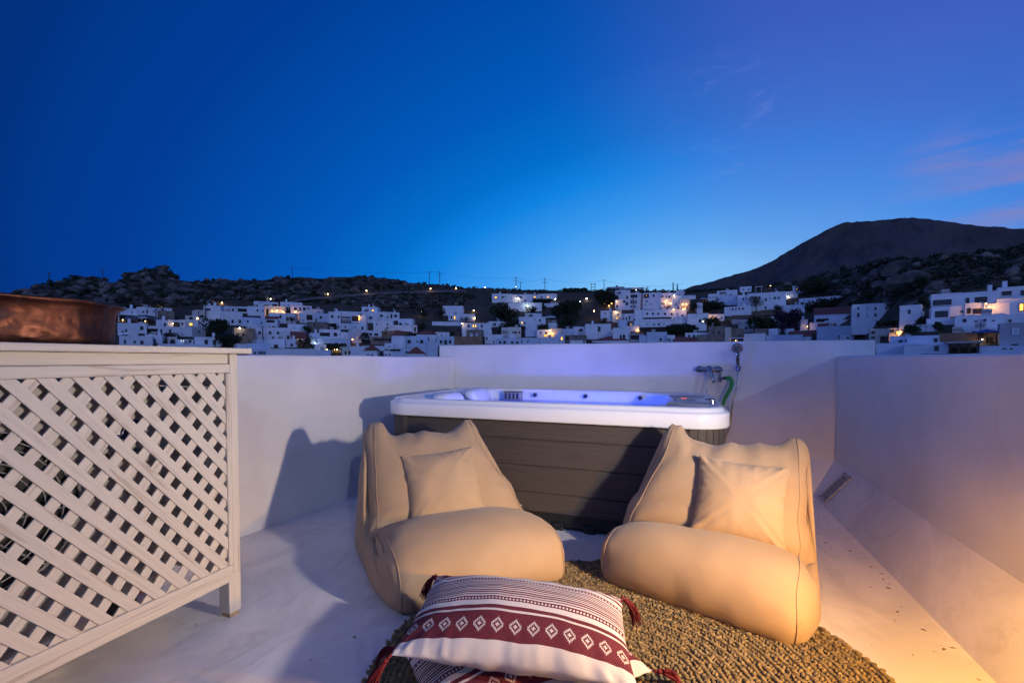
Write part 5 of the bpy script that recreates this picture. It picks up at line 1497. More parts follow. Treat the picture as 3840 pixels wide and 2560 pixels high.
G|-30|652|575|770|w|r=s,rh=2.2,a=3|120,690,230,70s|long house with a red sloping roof
G|160|632|690|790|w|ch=0||white wall house under the long red roof
G|60|362|852|960|w|r=s,rh=1.6,ch=0||small house with a red corner roof
G|20|802|800|1060|b|a=3,ch=0|422,995,20,65|plain bluish house above the wall corner
G|220|352|930|1060|w|r=w,rh=0.8|290,1012,28,45o|small white gabled house above the wall corner
G|450|842|950|1060|w||735,998,50,55 585,1010,50,30a|white house with one square window above the wall corner
G|990|1342|850|1120|c|a=4,ch=0|1225,1035,95,115o 1048,910,65,50 1045,1005,65,35|cream house with a large dark door
G|1340|1562|840|1000|c||1400,890,70,60s 1500,920,70,80l|cream house with a glowing amber alcove
G|1360|2232|985|1150|b|a=-3,ch=0|1555,1075,70,40 1695,1065,105,30|low bluish house under the amber alcove
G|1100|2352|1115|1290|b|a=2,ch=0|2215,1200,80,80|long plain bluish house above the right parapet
G|1640|2232|780|900|w|a=-4,ch=0||rounded white terrace below the white block
H|485|1102|225|490|w|a=5|715,395,370,130 |terraced hotel block with a wide dark upper window
H+|490|862|482|830|w|a=5|700,630,260,140
H|1095|1822|190|440|w|a=4|1220,355,75,110o 1490,340,250,130|hotel block with a balcony door and wide window
H|1165|1547|415|660|w|a=3|1415,570,180,120 1250,560,80,110s|white house with a deep balcony left of the bright lamp
H|1545|2060|425|670|w|a=-4|1705,540,130,45p 1645,628,90,50|white stair wall glowing under the bright orange lamp
H|1815|2400|90|340|w|a=5|2005,212,200,100 2330,200,80,110|upper hotel block at the right edge of the picture
H|1800|2400|325|640|w|a=4|1880,460,160,90l 2300,490,110,160l|white house with two lit orange windows at the picture edge
H|860|1170|480|670|w|ch=0|1105,575,45,40|white link house with one small window
H|960|1965|650|940|w|a=3,ch=0|1160,755,75,70 1385,770,55,22 1568,750,65,45 1738,757,55,25|broad white house with four small windows below the hotel
H|400|962|725|850|w|ch=0|650,800,80,30s|low white house left of the broad house
H|1960|2400|640|850|w|a=-4|2073,762,55,55|white house with one window below the orange windows
H|1860|2400|820|1290|g|a=4,ch=0|2180,975,140,130p 2160,1245,125,40b|large plain grey wall house at the picture edge
H|640|1785|1010|1200|o|a=2,ch=0|1650,1150,140,120s|low ochre stone house behind the blue parasol
H|0|642|1070|1270|b|a=-3,ch=0|585,1165,80,110o|low bluish house left of the ochre stone house
H|-60|850|1240|1420|b|a=2,ch=0|598,1310,90,100|low bluish house with one square window above the right parapet
H|1410|2400|1275|1420|b|a=2,ch=0|1960,1320,70,25 2100,1320,60,25|low long house at the right parapet edge
H|1090|1862|930|1020|w|ch=0|1355,985,80,35|white strip house behind the ochre stone house
"""
last = None
for i, line in enumerate(q for q in TOWN.strip().split('\n')):
    f = line.split('|')
    z = f[0]; opt = {}
    for kv in (f[6] if len(f) > 6 else '').split(','):
        if '=' in kv:
            k_, v_ = kv.split('='); opt[k_] = v_ if k_ == 'r' else float(v_)
    ph = next((q for q in f[8:] if q), None)
    if ph is None: ph = 'white house with a bright wall lamp beside the star-shaped lamp'
    if z.endswith('+'): opt['part_of'] = last; z = z[0]
    spec = (z, float(f[1]), float(f[2]), float(f[3]), float(f[4]), f[5], opt, f[7] if len(f) > 7 else '', ph)
    h = house(spec, i)
    if 'part_of' not in opt: last = h

# ------------------------------------------------------------------ naming what stands beside a house
USED = {o.get('label') for o in bpy.data.objects if o.get('label')}
def beside(noun, x, y):
    """a label for a small thing by the house it stands next to; each house is used once for each kind"""
    hs = sorted(HOUSES, key=lambda h: max(h[3]-x, 0, x-h[4])**2 + max(h[5]-y, 0, y-h[6])**2 + 0.02*((h[0]-x)**2 + (h[1]-y)**2))
    for h in hs[:25]:
        rel = 'above' if y < h[5] else 'left of' if x < h[3] + 4 else 'right of' if x > h[4] - 4 else 'in front of'
        s = f'{noun} {rel} the {h[2]}'
        w = s.split(); n0 = len(noun.split()) + 3
        while len(w) > 16:
            cut = max((i for i, q in enumerate(w) if i > n0 and q in ('with', 'under', 'below', 'right', 'left', 'beside', 'behind', 'above', 'at', 'next', 'on', 'half', 'in', 'between', 'lit', 'and')), default=16)
            w = w[:min(cut, len(w) - 1)]
        s = ' '.join(w)
        while s.split()[-1] in ('the', 'of', 'a', 'with', 'and', 'in', 'one', 'two', 'at', 'below', 'above', 'beside', 'under', 'right', 'left', 'on', 'behind', 'small', 'its'):
            s = ' '.join(s.split()[:-1])
        if s not in USED:
            USED.add(s); return s
    return noun + ' in the town'

# ------------------------------------------------------------------ trees and shrubs
def leafmat(name, c0, c1):
    m, N, b = mat(name, c0, 0.8, 0, 0.2)
    oi = N.node('ShaderNodeNewGeometry')
    N.put(b.inputs['Base Color'], N.mix(oi.outputs['Random Per Island'], c0, c1))
    return m
LM = {'g': leafmat('dark_foliage', (0.035, 0.05, 0.022), (0.018, 0.028, 0.012)), 'o': leafmat('olive_foliage', (0.05, 0.06, 0.035), (0.025, 0.03, 0.018)), 'p': leafmat('bougainvillea', (0.09, 0.018, 0.06), (0.03, 0.03, 0.018))}
M['bark'] = noisy('bark', (0.07, 0.05, 0.035), (0.035, 0.025, 0.02), 3, 0.9)
def tree(x, ybase, w, h, kind='g', shape='round', n=900, noun='dark round tree', label=None, name='tree'):
    """x, ybase, w, h in photograph pixels: trunk foot, crown width and full height"""
    pnt = at(x, ybase); d = math.hypot(pnt[0], pnt[1]); s = d / FPX * 1.05
    Wm, Hm = w*s, h*s
    lab = label or beside(noun, x, ybase - h*0.5)
    t = thing(name, lab, 'tree' if name in ('tree', 'cypress_tree', 'palm_tree', 'pine_tree') else 'shrub', tuple(pnt), None)
    r = random.Random(int(x*7 + ybase)); rg = np.random.default_rng(int(x*7 + ybase))
    th = Hm*0.42 if shape == 'round' else Hm*0.3
    b_ = B(); r0 = max(0.10, Wm*0.035)
    b_.tube([pnt + (0, 0, -0.6), pnt + (0.1*Wm*r.uniform(-1, 1)*0.3, 0, th*0.5), pnt + (0, 0, th)], [r0*1.3, r0, r0*0.75], 7)
    for k in range(5 if shape == 'round' else 2):
        a = r.random()*6.28; q = pnt + np.array([math.cos(a)*Wm*0.28, math.sin(a)*Wm*0.28, Hm*r.uniform(0.5, 0.8)])
        b_.tube([pnt + (0, 0, th*0.8), (pnt + (0, 0, th) + q)/2 + (0, 0, 0.1*Hm), q], [r0*0.6, r0*0.4, r0*0.15], 5)
    b_.done('trunk', M['bark'], t, smooth=True)
    V = []; F = []; c = 0
    # clumps: leaf quads scattered around a number of lobe centres
    if shape == 'round':
        lob = [(rg.normal(size=3) * np.array([0.25, 0.25, 0.2])) * np.array([Wm, Wm, Hm*0.75]) + np.array([0, 0, Hm*0.6]) for _ in range(12)]
        lr = [Wm*r.uniform(0.16, 0.27) for _ in lob]
        lob = [np.array([max(-Wm*0.32, min(Wm*0.32, q[0])), max(-Wm*0.32, min(Wm*0.32, q[1])), max(Hm*0.3, min(Hm*0.82, q[2]))]) for q in lob]
    elif shape == 'column':
        lob = [np.array([0, 0, Hm*z_]) for z_ in np.linspace(0.12, 0.9, 8)]; lr = [Wm*0.5*(1 - 0.75*abs(z_ - 0.4)) for z_ in np.linspace(0.12, 0.9, 8)]
    else:   # hedge / flat
        lob = [np.array([Wm*f_, r.uniform(-1, 1)*0.6, Hm*r.uniform(0.45, 0.6)]) for f_ in np.linspace(-0.42, 0.42, 12)]; lr = [Hm*0.48]*12
        R3 = np.array([RT, FW*np.array([1, 1, 0])])
        lob = [RT*q[0] + np.array([0, 0, q[2]]) + FW*np.array([1, 1, 0])*q[1] for q in lob]
    ls = max(0.16, min(0.45, Wm*0.045))
    for k in range(n):
        i = r.randrange(len(lob)); dv_ = rg.normal(size=3); dv_ /= np.linalg.norm(dv_); rad = lr[i] * (0.55 + 0.45*r.random()**0.5) * r.uniform(0.85, 1.12)
        ctr = pnt + lob[i] + dv_*rad*np.array([1, 1, 0.9])
        a = rg.normal(size=3); a /= np.linalg.norm(a); b2 = np.cross(a, dv_ + 0.4*rg.normal(size=3)); b2 /= np.linalg.norm(b2) + 1e-9
        q = ls*r.uniform(0.6, 1.3)
        V += [ctr + a*q, ctr + b2*q*0.55, ctr - a*q, ctr - b2*q*0.55]; F.append((c, c+1, c+2, c+3)); c += 4
    me = bpy.data.meshes.new('crown'); me.from_pydata([tuple(q) for q in V], [], F)
    link('crown', me, LM[kind], t)
    return t
def Z(z, x, y): return zpx(z, x, y)
def tz(z, x, yb, w, h, **k):
    X, Y = zpx(z, x, yb); return tree(X, Y, w/ZO[z][2], h/ZO[z][2], **k)
tz('A', 1935, 905, 400, 270, n=1500, noun='large dark tree')
tz('A', 2150, 1090, 360, 210, n=1200, noun='dark spreading tree')
tz('A', 1090, 930, 230, 90, kind='o', shape='hedge', n=500, noun='dark vine canopy', name='vine_shrub')
tz('A', 720, 860, 60, 60, kind='o', n=150, noun='small shrub', name='shrub')
tz('B', 1050, 660, 110, 140, n=350, noun='small dark tree')
tz('B', 1320, 830, 200, 120, n=600, noun='dark bushy tree')
tz('B', 1800, 760, 130, 100, n=500, noun='round green bush', name='shrub')
tz('B', 1280, 1080, 240, 150, n=700, noun='dark bushy tree')
tz('B', 1430, 1120, 90, 90, n=250, noun='dark bush', name='shrub')
tz('B', 1840, 1130, 380, 110, kind='o', shape='hedge', n=900, noun='dark vine over the taverna', name='vine_shrub', label='dark vine roof over the lamps of the taverna')
tz('B', 990, 450, 110, 50, n=250, noun='green garden bush', name='shrub')
tz('B', 650, 640, 160, 50, kind='o', shape='hedge', n=200, noun='row of potted plants', name='shrub')
tz('C', 240, 1015, 170, 190, n=700, noun='round topped dark tree')
tz('C', 1320, 600, 190, 190, n=600, noun='dark scrubby tree')
tz('C', 1640, 580, 220, 190, n=700, noun='dark leafy tree')
tz('C', 1290, 810, 210, 150, n=600, noun='dark bush', name='shrub')
tz('C', 500, 760, 220, 100, kind='o', shape='hedge', n=500, noun='terrace planting', name='shrub')
tz('C', 1840, 890, 130, 90, n=350, noun='dark little tree')
tz('C', 2090, 640, 180, 110, kind='o', n=350, noun='spiky agave bush', name='shrub')
tz('C', 1080, 880, 180, 60, kind='o', shape='hedge', n=300, noun='garden scrub', name='shrub')
tz('D', 650, 760, 430, 350, n=2000, noun='massive dark tree')
tz('D', 1140, 575, 240, 140, n=700, noun='dark spreading bush', name='shrub')
tz('D', 1370, 500, 100, 95, n=300, noun='dark little bush', name='shrub')
tz('D', 1790, 640, 520, 260, n=2200, noun='broad dark carob tree')
tz('D', 1800, 870, 350, 280, n=1700, noun='tall dark tree')
tz('D', 760, 930, 430, 190, n=1300, noun='dark garden tree')
tz('D', 1200, 770, 120, 130, n=400, noun='dark climbing plant', name='shrub')
tz('D', 1125, 650, 120, 70, n=300, noun='dark rounded bush', name='shrub')
tz('D', 1340, 870, 220, 100, n=500, noun='dark courtyard bush', name='shrub')
tz('D', 470, 810, 100, 70, n=250, noun='dark garden bush', name='shrub')
tz('D', 980, 900, 110, 120, kind='p', n=350, noun='purple bougainvillea', name='shrub')
tz('D', 1940, 165, 430, 62, shape='hedge', n=900, name='clipped_hedge', noun='hedge', label='long clipped hedge canopy on the ridge under a lamp')
tz('D', 1350, 372, 360, 80, kind='o', shape='hedge', n=700, name='vine_shrub', noun='dark vine pergola')
tz('E', 350, 440, 390, 300, n=2000, label='biggest round dark tree at the ridge beside the white houses', noun='')
tz('E', 1965, 545, 195, 200, n=1000, noun='clipped round tree')
tz('E', 2260, 520, 280, 150, n=900, noun='broad dark tree')
tz('E', 1745, 960, 470, 170, shape='hedge', n=1800, noun='big dark hedge', name='hedge_shrub', label='big dark hedge mass behind the white house with two shuttered windows')
tz('E', 2280, 850, 260, 190, n=900, noun='dark tree')
tz('E', 1588, 150, 26, 145, shape='column', n=260, name='cypress_tree', label='taller of the two thin cypresses on the skyline')
tz('E', 1665, 160, 26, 128, shape='column', n=240, name='cypress_tree', label='shorter of the two thin cypresses on the skyline')
tz('E', 1105, 150, 80, 72, kind='o', n=120, name='pine_tree', label='sparse little pine on the skyline right of the long ridge building')
tz('E', 300, 740, 180, 80, kind='o', n=400, noun='low dark bush', name='shrub')
tz('E', 1490, 490, 130, 70, n=350, noun='courtyard bush', name='shrub')
tz('E', 1900, 740, 110, 100, n=350, noun='courtyard tree')
tz('E', 560, 480, 70, 70, n=200, noun='little shrub', name='shrub')
tz('F', 1050, 640, 200, 270, kind='o', n=700, noun='palm-like tree', name='palm_tree')
tz('F', 1340, 570, 110, 130, n=400, noun='dark little tree')
tz('F', 1440, 560, 70, 100, n=250, noun='slim dark tree')
tz('F', 240, 600, 340, 140, shape='hedge', n=900, noun='dark hedge', name='hedge_shrub')
tz('F', 480, 470, 230, 110, kind='o', shape='hedge', n=500, noun='dark vine canopy', name='vine_shrub')
tz('F', 510, 330, 200, 60, shape='hedge', n=400, noun='dark hedge', name='hedge_shrub')
tz('F', 1690, 980, 370, 320, kind='p', n=1800, label='large purple bougainvillea bush among the lower houses', name='shrub', noun='')
tz('F', 1230, 980, 520, 180, n=1500, noun='spreading dark tree')
tz('F', 1470, 660, 190, 130, n=500, noun='dark bush', name='shrub')
tz('F', 2080, 340, 480, 200, n=1300, noun='spreading dark scrub', name='shrub')
tz('F', 2150, 620, 400, 130, kind='o', n=800, noun='dark scrub', name='shrub')
tz('F', 250, 900, 230, 130, n=700, noun='dark tree')
tz('F', 1000, 200, 80, 50, n=200, noun='bush under the canopy', name='shrub')
tz('G', 230, 470, 300, 130, n=800, noun='dark scrub', name='shrub')
tz('G', 1770, 970, 190, 140, n=700, noun='round dark tree')
tz('G', 1930, 640, 150, 320, n=900, noun='tall dark tree')
tz('G', 2260, 900, 120, 130, n=400, noun='dark tree')
tz('G', 1960, 760, 130, 90, n=350, noun='dark garden bush', name='shrub')
tz('G', 1420, 790, 440, 70, kind='o', shape='hedge', n=700, noun='dark planter row', name='shrub')
tz('G', 1000, 330, 200, 160, n=700, noun='dark scrub between boulders', name='shrub')
tz('G', 1350, -20, 170, 140, n=800, label='dark bush growing on the cliff top below the mountain', name='shrub', noun='')
tz('G', 1950, 90, 170, 130, n=700, label='dark scrub between the rocks right of the tall rock block', name='shrub', noun='')
# low scrub over the slopes: nobody could count it
def scrub(name, spots, label):
    V = []; F = []; c = 0; rg = np.random.default_rng(99)
    for x, y, s in spots:
        pnt = at(x, y)
        for k in range(26):
            dv_ = rg.normal(size=3); dv_ /= np.linalg.norm(dv_); ctr = pnt + dv_*s*np.array([1, 1, 0.6])*rg.uniform(0.5, 1) + np.array([0, 0, s*0.35])
            a = rg.normal(size=3); a /= np.linalg.norm(a); b2 = np.cross(a, dv_); b2 /= np.linalg.norm(b2) + 1e-9
            q = s*rg.uniform(0.25, 0.5)
            V += [ctr + a*q, ctr + b2*q*0.6, ctr - a*q, ctr - b2*q*0.6]; F.append((c, c+1, c+2, c+3)); c += 4
    me = bpy.data.meshes.new(name); me.from_pydata([tuple(q) for q in V], [], F)
    tag(link(name, me, LM['o']), label, kind='stuff')
sp_ = []
while len(sp_) < 1500:
    x = random.uniform(60, 3860); yc = interp(x, CREST); y = yc + random.random()*150
    if rocky(x, y) < 0.2: continue
    if 1130 < x < 1500 and abs(y - interp(x, [(1130, 1126), (1320, 1112), (1500, 1102)])) < 8: continue
    sp_.append((x, y, random.uniform(0.5, 1.5)*fac_x(x)))
for x in np.arange(1700, 2760, 7.0): sp_.append((x, interp(x, CREST) + random.uniform(0, 5), random.uniform(0.5, 1.2)))
scrub('hillside_undergrowth', sp_, 'low dark scrub on the slopes')
# dry grass field and the track across the slope
def sheet(name, pts, mt, label, up=0.35):
    V = [at(*q) + np.array([0, 0, up]) for q in pts]; n = len(V)//2
    b_ = B(); b_.add(V, [(i, i+1, n+i+1, n+i) for i in range(n-1)])
    return tag(b_.done(name, mt, smooth=True), label, kind='structure')
M['dry'] = noisy('dry_grass_soil', (0.17, 0.115, 0.06), (0.11, 0.075, 0.04), 0.6, 0.95)
M['track'] = noisy('pale_track', (0.17, 0.14, 0.115), (0.11, 0.09, 0.075), 0.4, 0.95)
n = 14
lo_ = [zpx('F', x, y) for x, y in zip(np.linspace(420, 1400, n), np.linspace(830, 700, n) + 6*np.sin(np.arange(n)))]
hi_ = [zpx('F', x, y) for x, y in zip(np.linspace(640, 1360, n), np.linspace(710, 590, n))]
sheet('field', lo_ + hi_, M['dry'], 'dry ochre field between white houses')
lo_ = [(x, interp(x, [(1050, 1150), (1130, 1132), (1320, 1115), (1520, 1103), (1750, 1098)]) + 4) for x in np.linspace(1050, 1750, 20)]
hi_ = [(x, y - 9) for x, y in lo_]
sheet('track', lo_ + hi_, M['track'], 'pale track crossing the hillside', 0.9)

# ------------------------------------------------------------------ lamps of the town
BULB = {'w': emis('lamp_warm', (1.0, 0.66, 0.25), 30.0), 'o': emis('lamp_orange', (1.0, 0.48, 0.10), 24.0), 'c': emis('lamp_white', (1.0, 0.92, 0.78), 34.0), 'k': emis('lamp_cold', (0.82, 0.95, 1.0), 30.0)}
LCOL = {'w': (1.0, 0.62, 0.24), 'o': (1.0, 0.45, 0.10), 'c': (1.0, 0.85, 0.62), 'k': (0.8, 0.95, 1.0)}
LAMPS = """
A 752 392 w 40 9 200|A 912 357 w 35 9 0|A 2020 270 w 35 8 0|A 1570 553 w 45 9 170|A 1120 655 w 14 6 0|A 2345 735 c 70 9 0|A 195 585 w 10 5 0|A 615 605 w 8 5 0
B 660 202 c 30 8 0|B 690 420 o 60 9 0|B 775 418 w 40 8 0|B 885 428 o 40 8 0|B 1120 432 o 50 8 0|B 1140 540 o 50 7 0|B 1712 108 w 45 8 60|B 2165 942 o 90 9 120|B 1205 962 w 25 7 0|B 1840 1130 w 25 9 0|B 1882 1126 w 22 8 0|B 1940 1130 w 25 9 0|B 1700 1128 w 15 6 0|B 1485 1010 k 35 4 0
C 265 50 w 45 9 80|C 1443 10 w 45 8 80|C 1915 2 w 30 8 0|C 1293 435 w 30 8 90|C 888 797 w 70 10 70|C 1530 848 c 80 10 50|C 2237 412 w 30 9 0|C 2255 545 w 25 8 60|C 2022 650 w 30 8 0|C 135 520 o 40 6 0
D 288 85 c 30 9 50|D 858 78 c 30 10 0|D 893 285 c 60 9 90|D 1580 298 c 40 8 60|D 1070 425 k 160 13 0|D 802 515 w 10 5 0|D 1868 105 w 35 8 0|D 2155 290 c 40 10 50|D 2035 348 c 12 6 0|D 2292 518 w 50 10 150|D 1478 872 w 40 7 0|D 1465 937 o 35 7 0|D 1498 935 o 35 7 0|D 1535 930 o 35 7 0
E 280 130 c 25 9 20|E 550 348 o 40 8 0|E 460 380 o 30 6 0|E 410 425 o 45 8 0|E 325 385 w 12 6 0|E 543 540 w 60 10 0|E 390 760 c 20 6 40|E 645 750 w 30 8 40|E 1608 232 w 25 7 0|E 1540 382 o 70 9 0|E 1595 490 o 45 8 0|E 1440 355 o 30 5 0|E 1468 322 o 30 5 0|E 1765 395 o 40 8 0|E 1830 390 o 40 8 0|E 1895 370 w 14 6 0|E 1770 487 o 30 6 0|E 1808 483 o 25 5 0|E 2175 300 o 45 9 0|E 2140 710 c 70 9 150|E 935 868 o 70 9 0|E 1000 330 o 90 4 0|E 912 135 c 14 7 0
F 260 745 o 70 10 0|F 1645 355 c 15 6 0|F 1998 900 o 15 5 0|F 680 1162 o 25 6 0|F 1320 155 w 6 4 0
G 1525 942 o 110 12 0
H 1590 412 o 60 8 0|H 1645 480 o 150 9 0|H 1517 1137 c 12 6 0
"""
lrng = random.Random(4)
for part in LAMPS.replace('\n', '|').split('|'):
    q = part.split()
    if not q: continue
    z, x, y, kd, en, sz, ple = q[0], float(q[1]), float(q[2]), q[3], float(q[4]), float(q[5]), float(q[6])
    X, Y = zpx(z, x, y)
    XB, YB = zpx(z, x, y + (ple if ple else 0))
    # a standing lamp stands on the slope; a wall lamp hangs in front of the facade behind it
    if ple:
        ft = at(XB, YB); dd = math.hypot(ft[0], ft[1])
    else:
        best = None
        for h in HOUSES:
            if h[3] - 2 <= X <= h[4] + 2 and h[5] - 3 <= Y <= h[6] and (best is None or h[6] > best[6]): best = h
        if best: bp_ = at(best[0], best[6]); dd = math.hypot(bp_[0], bp_[1]) - 0.9
        else: g_ = at(X, Y + 6); dd = math.hypot(g_[0], g_[1]); ple = 25; ft = g_
    r = ray(X, Y); hh = math.hypot(r[0], r[1]); pos = np.array([r[0]/hh*dd, r[1]/hh*dd, EYE + r[2]/hh*dd])
    rad = sz / ZO[z][2] * dd / FPX * 0.85
    standing = bool(ple)
    lab = beside('glowing street lamp' if standing else 'glowing wall lamp', X, Y)
    t = thing('street_lamp' if standing else 'wall_lamp', lab, 'lamp', tuple(pos), 'lit lamps of the town')
    b_ = B(); b_.ball(pos, rad, 10, 8); b_.done('bulb', BULB[kd], t, smooth=True)
    if standing:
        ft = np.array([pos[0], pos[1], min(ft[2], pos[2] - 1.5)])
        b_ = B(); b_.tube([ft + (0, 0, -1.0), (pos[0] + 0.25, pos[1] + 0.35, pos[2] - 0.3), (pos[0] + 0.25, pos[1] + 0.35, pos[2] + rad + 0.25)], [0.09, 0.06, 0.05], 6); b_.done('post', M['iron'], t)
        b_ = B(); b_.box(pos + (-0.3, -0.2, rad + 0.02), pos + (0.35, 0.45, rad + 0.14)); b_.done('hood', M['iron'], t)
    else:
        b_ = B(); b_.box(pos + (-0.06, 0.0, rad), pos + (0.06, 0.8, rad + 0.1)); b_.done('bracket', M['iron'], t)
    tow = np.array([-pos[0], -pos[1], 0]); tow /= np.linalg.norm(tow)
    lo_p = pos + tow*(rad + 0.12) + np.array([0, 0, -0.1])
    point('lamp_light', tuple(lo_p), min(en, 80) * 1.25, LCOL[kd], rad*0.8)

# ------------------------------------------------------------------ power poles and lines along the ridge
M['pole_wood'] = noisy('weathered_pole', (0.10, 0.085, 0.075), (0.06, 0.05, 0.045), 2, 0.9)
def pole(x, ytop, ybase, arms, label, kind='T'):
    ft = at(x, ybase); d = math.hypot(ft[0], ft[1]); r = ray(x, ytop); h = math.hypot(r[0], r[1]); top = EYE + r[2]/h*d
    t = thing('power_pole', label, 'pole', tuple(ft), 'power poles along the skyline')
    dx = RT
    def P(u, zz_): return ft*np.array([1, 1, 0]) + dx*u + np.array([0, 0, zz_])
    if kind == 'H':
        for u in (-0.9, 0.9):
            b_ = B(); b_.tube([P(u, ft[2]-2), P(u, top)], [0.16, 0.12], 6); b_.done('post', M['pole_wood'], t)
        for zz_ in (top - 0.3, top - 1.8, top - 3.0):
            b_ = B(); b_.tube([P(-1.3 if zz_ > top - 1 else -0.9, zz_), P(1.3 if zz_ > top - 1 else 0.9, zz_)], 0.10, 5); b_.done('crossarm', M['pole_wood'], t)
    else:
        b_ = B(); b_.tube([P(0, ft[2]-2), P(0, top)], [0.17, 0.12], 6); b_.done('post', M['pole_wood'], t)
        for dz_, hw in arms:
            b_ = B(); b_.tube([P(-hw, top - dz_), P(hw, top - dz_)], 0.09, 5); b_.done('crossarm', M['pole_wood'], t)
            for u in (-hw*0.9, 0, hw*0.9):
                b_ = B(); b_.cyl(P(u, top - dz_ + 0.05), P(u, top - dz_ + 0.4), 0.07, 0.05, 6); b_.done('insulator', M['grey_plastic'], t)
    return P(0, top - 0.2)
pp = []
pp.append(pole(185, 1020, 1062, [(0.3, 0.5)], 'leftmost power pole on the rocky shoulder'))
pp.append(pole(386, 1010, 1048, [(0.3, 1.4)], 'power pole at the right end of the rocky shoulder'))
pp.append(pole(1096, 1000, 1042, [(0.3, 0.4)], 'lone power pole on the middle of the rocky ridge'))
pp.append(pole(1611, 1019, 1082, [(0.3, 1.4)], 'first of the pair of poles where the ridge falls'))
pp.append(pole(1649, 1018, 1072, [(0.6, 0.7), (1.6, 1.3)], 'second of the pair of poles, with two crossarms'))
pp.append(pole(1935, 1039, 1095, [(0.5, 0.8), (1.7, 1.3)], 'power pole carrying a white lamp'))
pp.append(pole(1952, 1057, 1094, [(0.3, 1.3)], 'short power pole just right of the lamp pole'))
pp.append(pole(2043, 1043, 1092, [(0.6, 0.7), (2.0, 1.4)], 'power pole over the white ridge houses'))
pp.append(pole(2224, 1062, 1092, [], 'double power pole with rungs like a ladder', 'H'))
pp.append(pole(2265, 1049, 1093, [(0.3, 0.6)], 'power pole left of the long ridge building'))
def sag(a, c, s, n=14): return [a + (c-a)*t_ + np.array([0, 0, -s*4*t_*(1-t_)]) for t_ in np.linspace(0, 1, n)]
for (i, j, lab) in ((2, 4, 'thin power line over the rocky ridge'), (4, 5, 'thin power line left of the lamp pole'), (5, 7, 'thin power line over the white ridge houses'), (7, 9, 'thin power line left of the long ridge building')):
    b_ = B(); b_.tube(sag(pp[i], pp[j], 1.4), 0.028, 4); tag(b_.done('power_line', M['iron']), lab, 'power line')
e_ = at(2560, 1082); b_ = B(); b_.tube(sag(pp[9], e_ + np.array([0, 0, 2]), 1.6), 0.028, 4); tag(b_.done('power_line', M['iron']), 'thin power line falling towards the cypresses', 'power line')
for z, x, yt_, yb_ in (('A', 1712, 300, 605), ('A', 1590, 420, 720), ('A', 628, 370, 580), ('A', 805, 370, 590), ('E', 855, 265, 490), ('E', 447, 530, 790), ('E', 610, 640, 800), ('B', 512, 690, 940), ('C', 1580, 390, 600)):
    x_, a_ = zpx(z, x, yt_); _, c_ = zpx(z, x, yb_)
    ft = at(x_, c_); d = math.hypot(ft[0], ft[1]) - 1.0; r = ray(x_, a_); h = math.hypot(r[0], r[1])
    t = thing('utility_pole', beside('thin wooden utility pole', x_, (a_+c_)/2), 'pole', tuple(ft), 'utility poles between the houses')
    q0 = np.array([r[0]/h*d, r[1]/h*d, 0]); tp = EYE + r[2]/h*d
    b_ = B(); b_.tube([q0 + (0, 0, ft[2]-1.5), q0 + (0, 0, tp)], [0.13, 0.10], 6); b_.done('post', M['pole_wood'], t)
    b_ = B(); b_.tube([q0 + RT*-0.6 + (0, 0, tp-0.4), q0 + RT*0.6 + (0, 0, tp-0.4)], 0.06, 5); b_.done('crossarm', M['pole_wood'], t)

# ------------------------------------------------------------------ cars, carport, pergolas, parasol, dish, antennas
CARP = {'w': mat('white_car_paint', (0.62, 0.64, 0.68), 0.25)[0], 'd': mat('dark_car_paint', (0.05, 0.06, 0.09), 0.25)[0]}
def car(x, y, ang, cm, label):
    pnt = at(x, y); a = YAW + math.radians(ang); d = np.array([math.cos(a), math.sin(a), 0]); s = np.array([-math.sin(a), math.cos(a), 0])
    t = thing('parked_car', label, 'car', tuple(pnt), 'cars parked above the houses')
    def P(u, v, z_): return pnt + d*u + s*v + np.array([0, 0, z_ + 0.45])
    side = [(-2.05, 0.35), (-2.0, 0.75), (-1.2, 0.9), (1.0, 0.9), (1.9, 0.75), (2.05, 0.5), (2.0, 0.3)]
    b_ = B(); b_.prism([P(u, -0.82, z_) for u, z_ in side], s*1.64); body = b_.done('body', CARP[cm], t, bevel=0.06)
    roof = [(-1.75, 0.88), (-1.2, 1.38), (0.3, 1.40), (1.0, 0.9)]
    b_ = B(); b_.prism([P(u, -0.72, z_) for u, z_ in roof], s*1.44); b_.done('windows', M['pane'], t, bevel=0.05)
    b_ = B(); b_.prism([P(u, -0.68, z_) for u, z_ in ((-1.2, 1.385), (0.3, 1.405), (0.28, 1.45), (-1.15, 1.43))], s*1.36); b_.done('roof', CARP[cm], t)
    for u in (-1.3, 1.3):
        for v in (-0.8, 0.62):
            b_ = B(); b_.cyl(P(u, v, 0.32), P(u, v + 0.18, 0.32), 0.32, n=14); w_ = b_.done('wheel', M['rubber'], t)
    for v in (-0.6, 0.4):
        b_ = B(); bq = P(2.02, v, 0.55); b_.ball(bq, 0.10, 8, 6); b_.done('headlight', M['badge_white'], t)
for x, y, an, cm, lab in ((497, 1208, 5, 'd', 'leftmost dark parked car beside the copper pot'), (530, 1205, -8, 'w', 'pale car parked in the middle of the row by the carport'), (548, 1207, 10, 'd', 'dark car parked third from the pot'), (568, 1209, 0, 'd', 'dark car at the right end of the row by the carport'),
                          (2064, 1199, -15, 'w', 'white car parked on the dark stone wall'), (2648, 1130, 10, 'w', 'pale car parked on the slope near the rounded white house')):
    car(x, y, an, cm, lab)
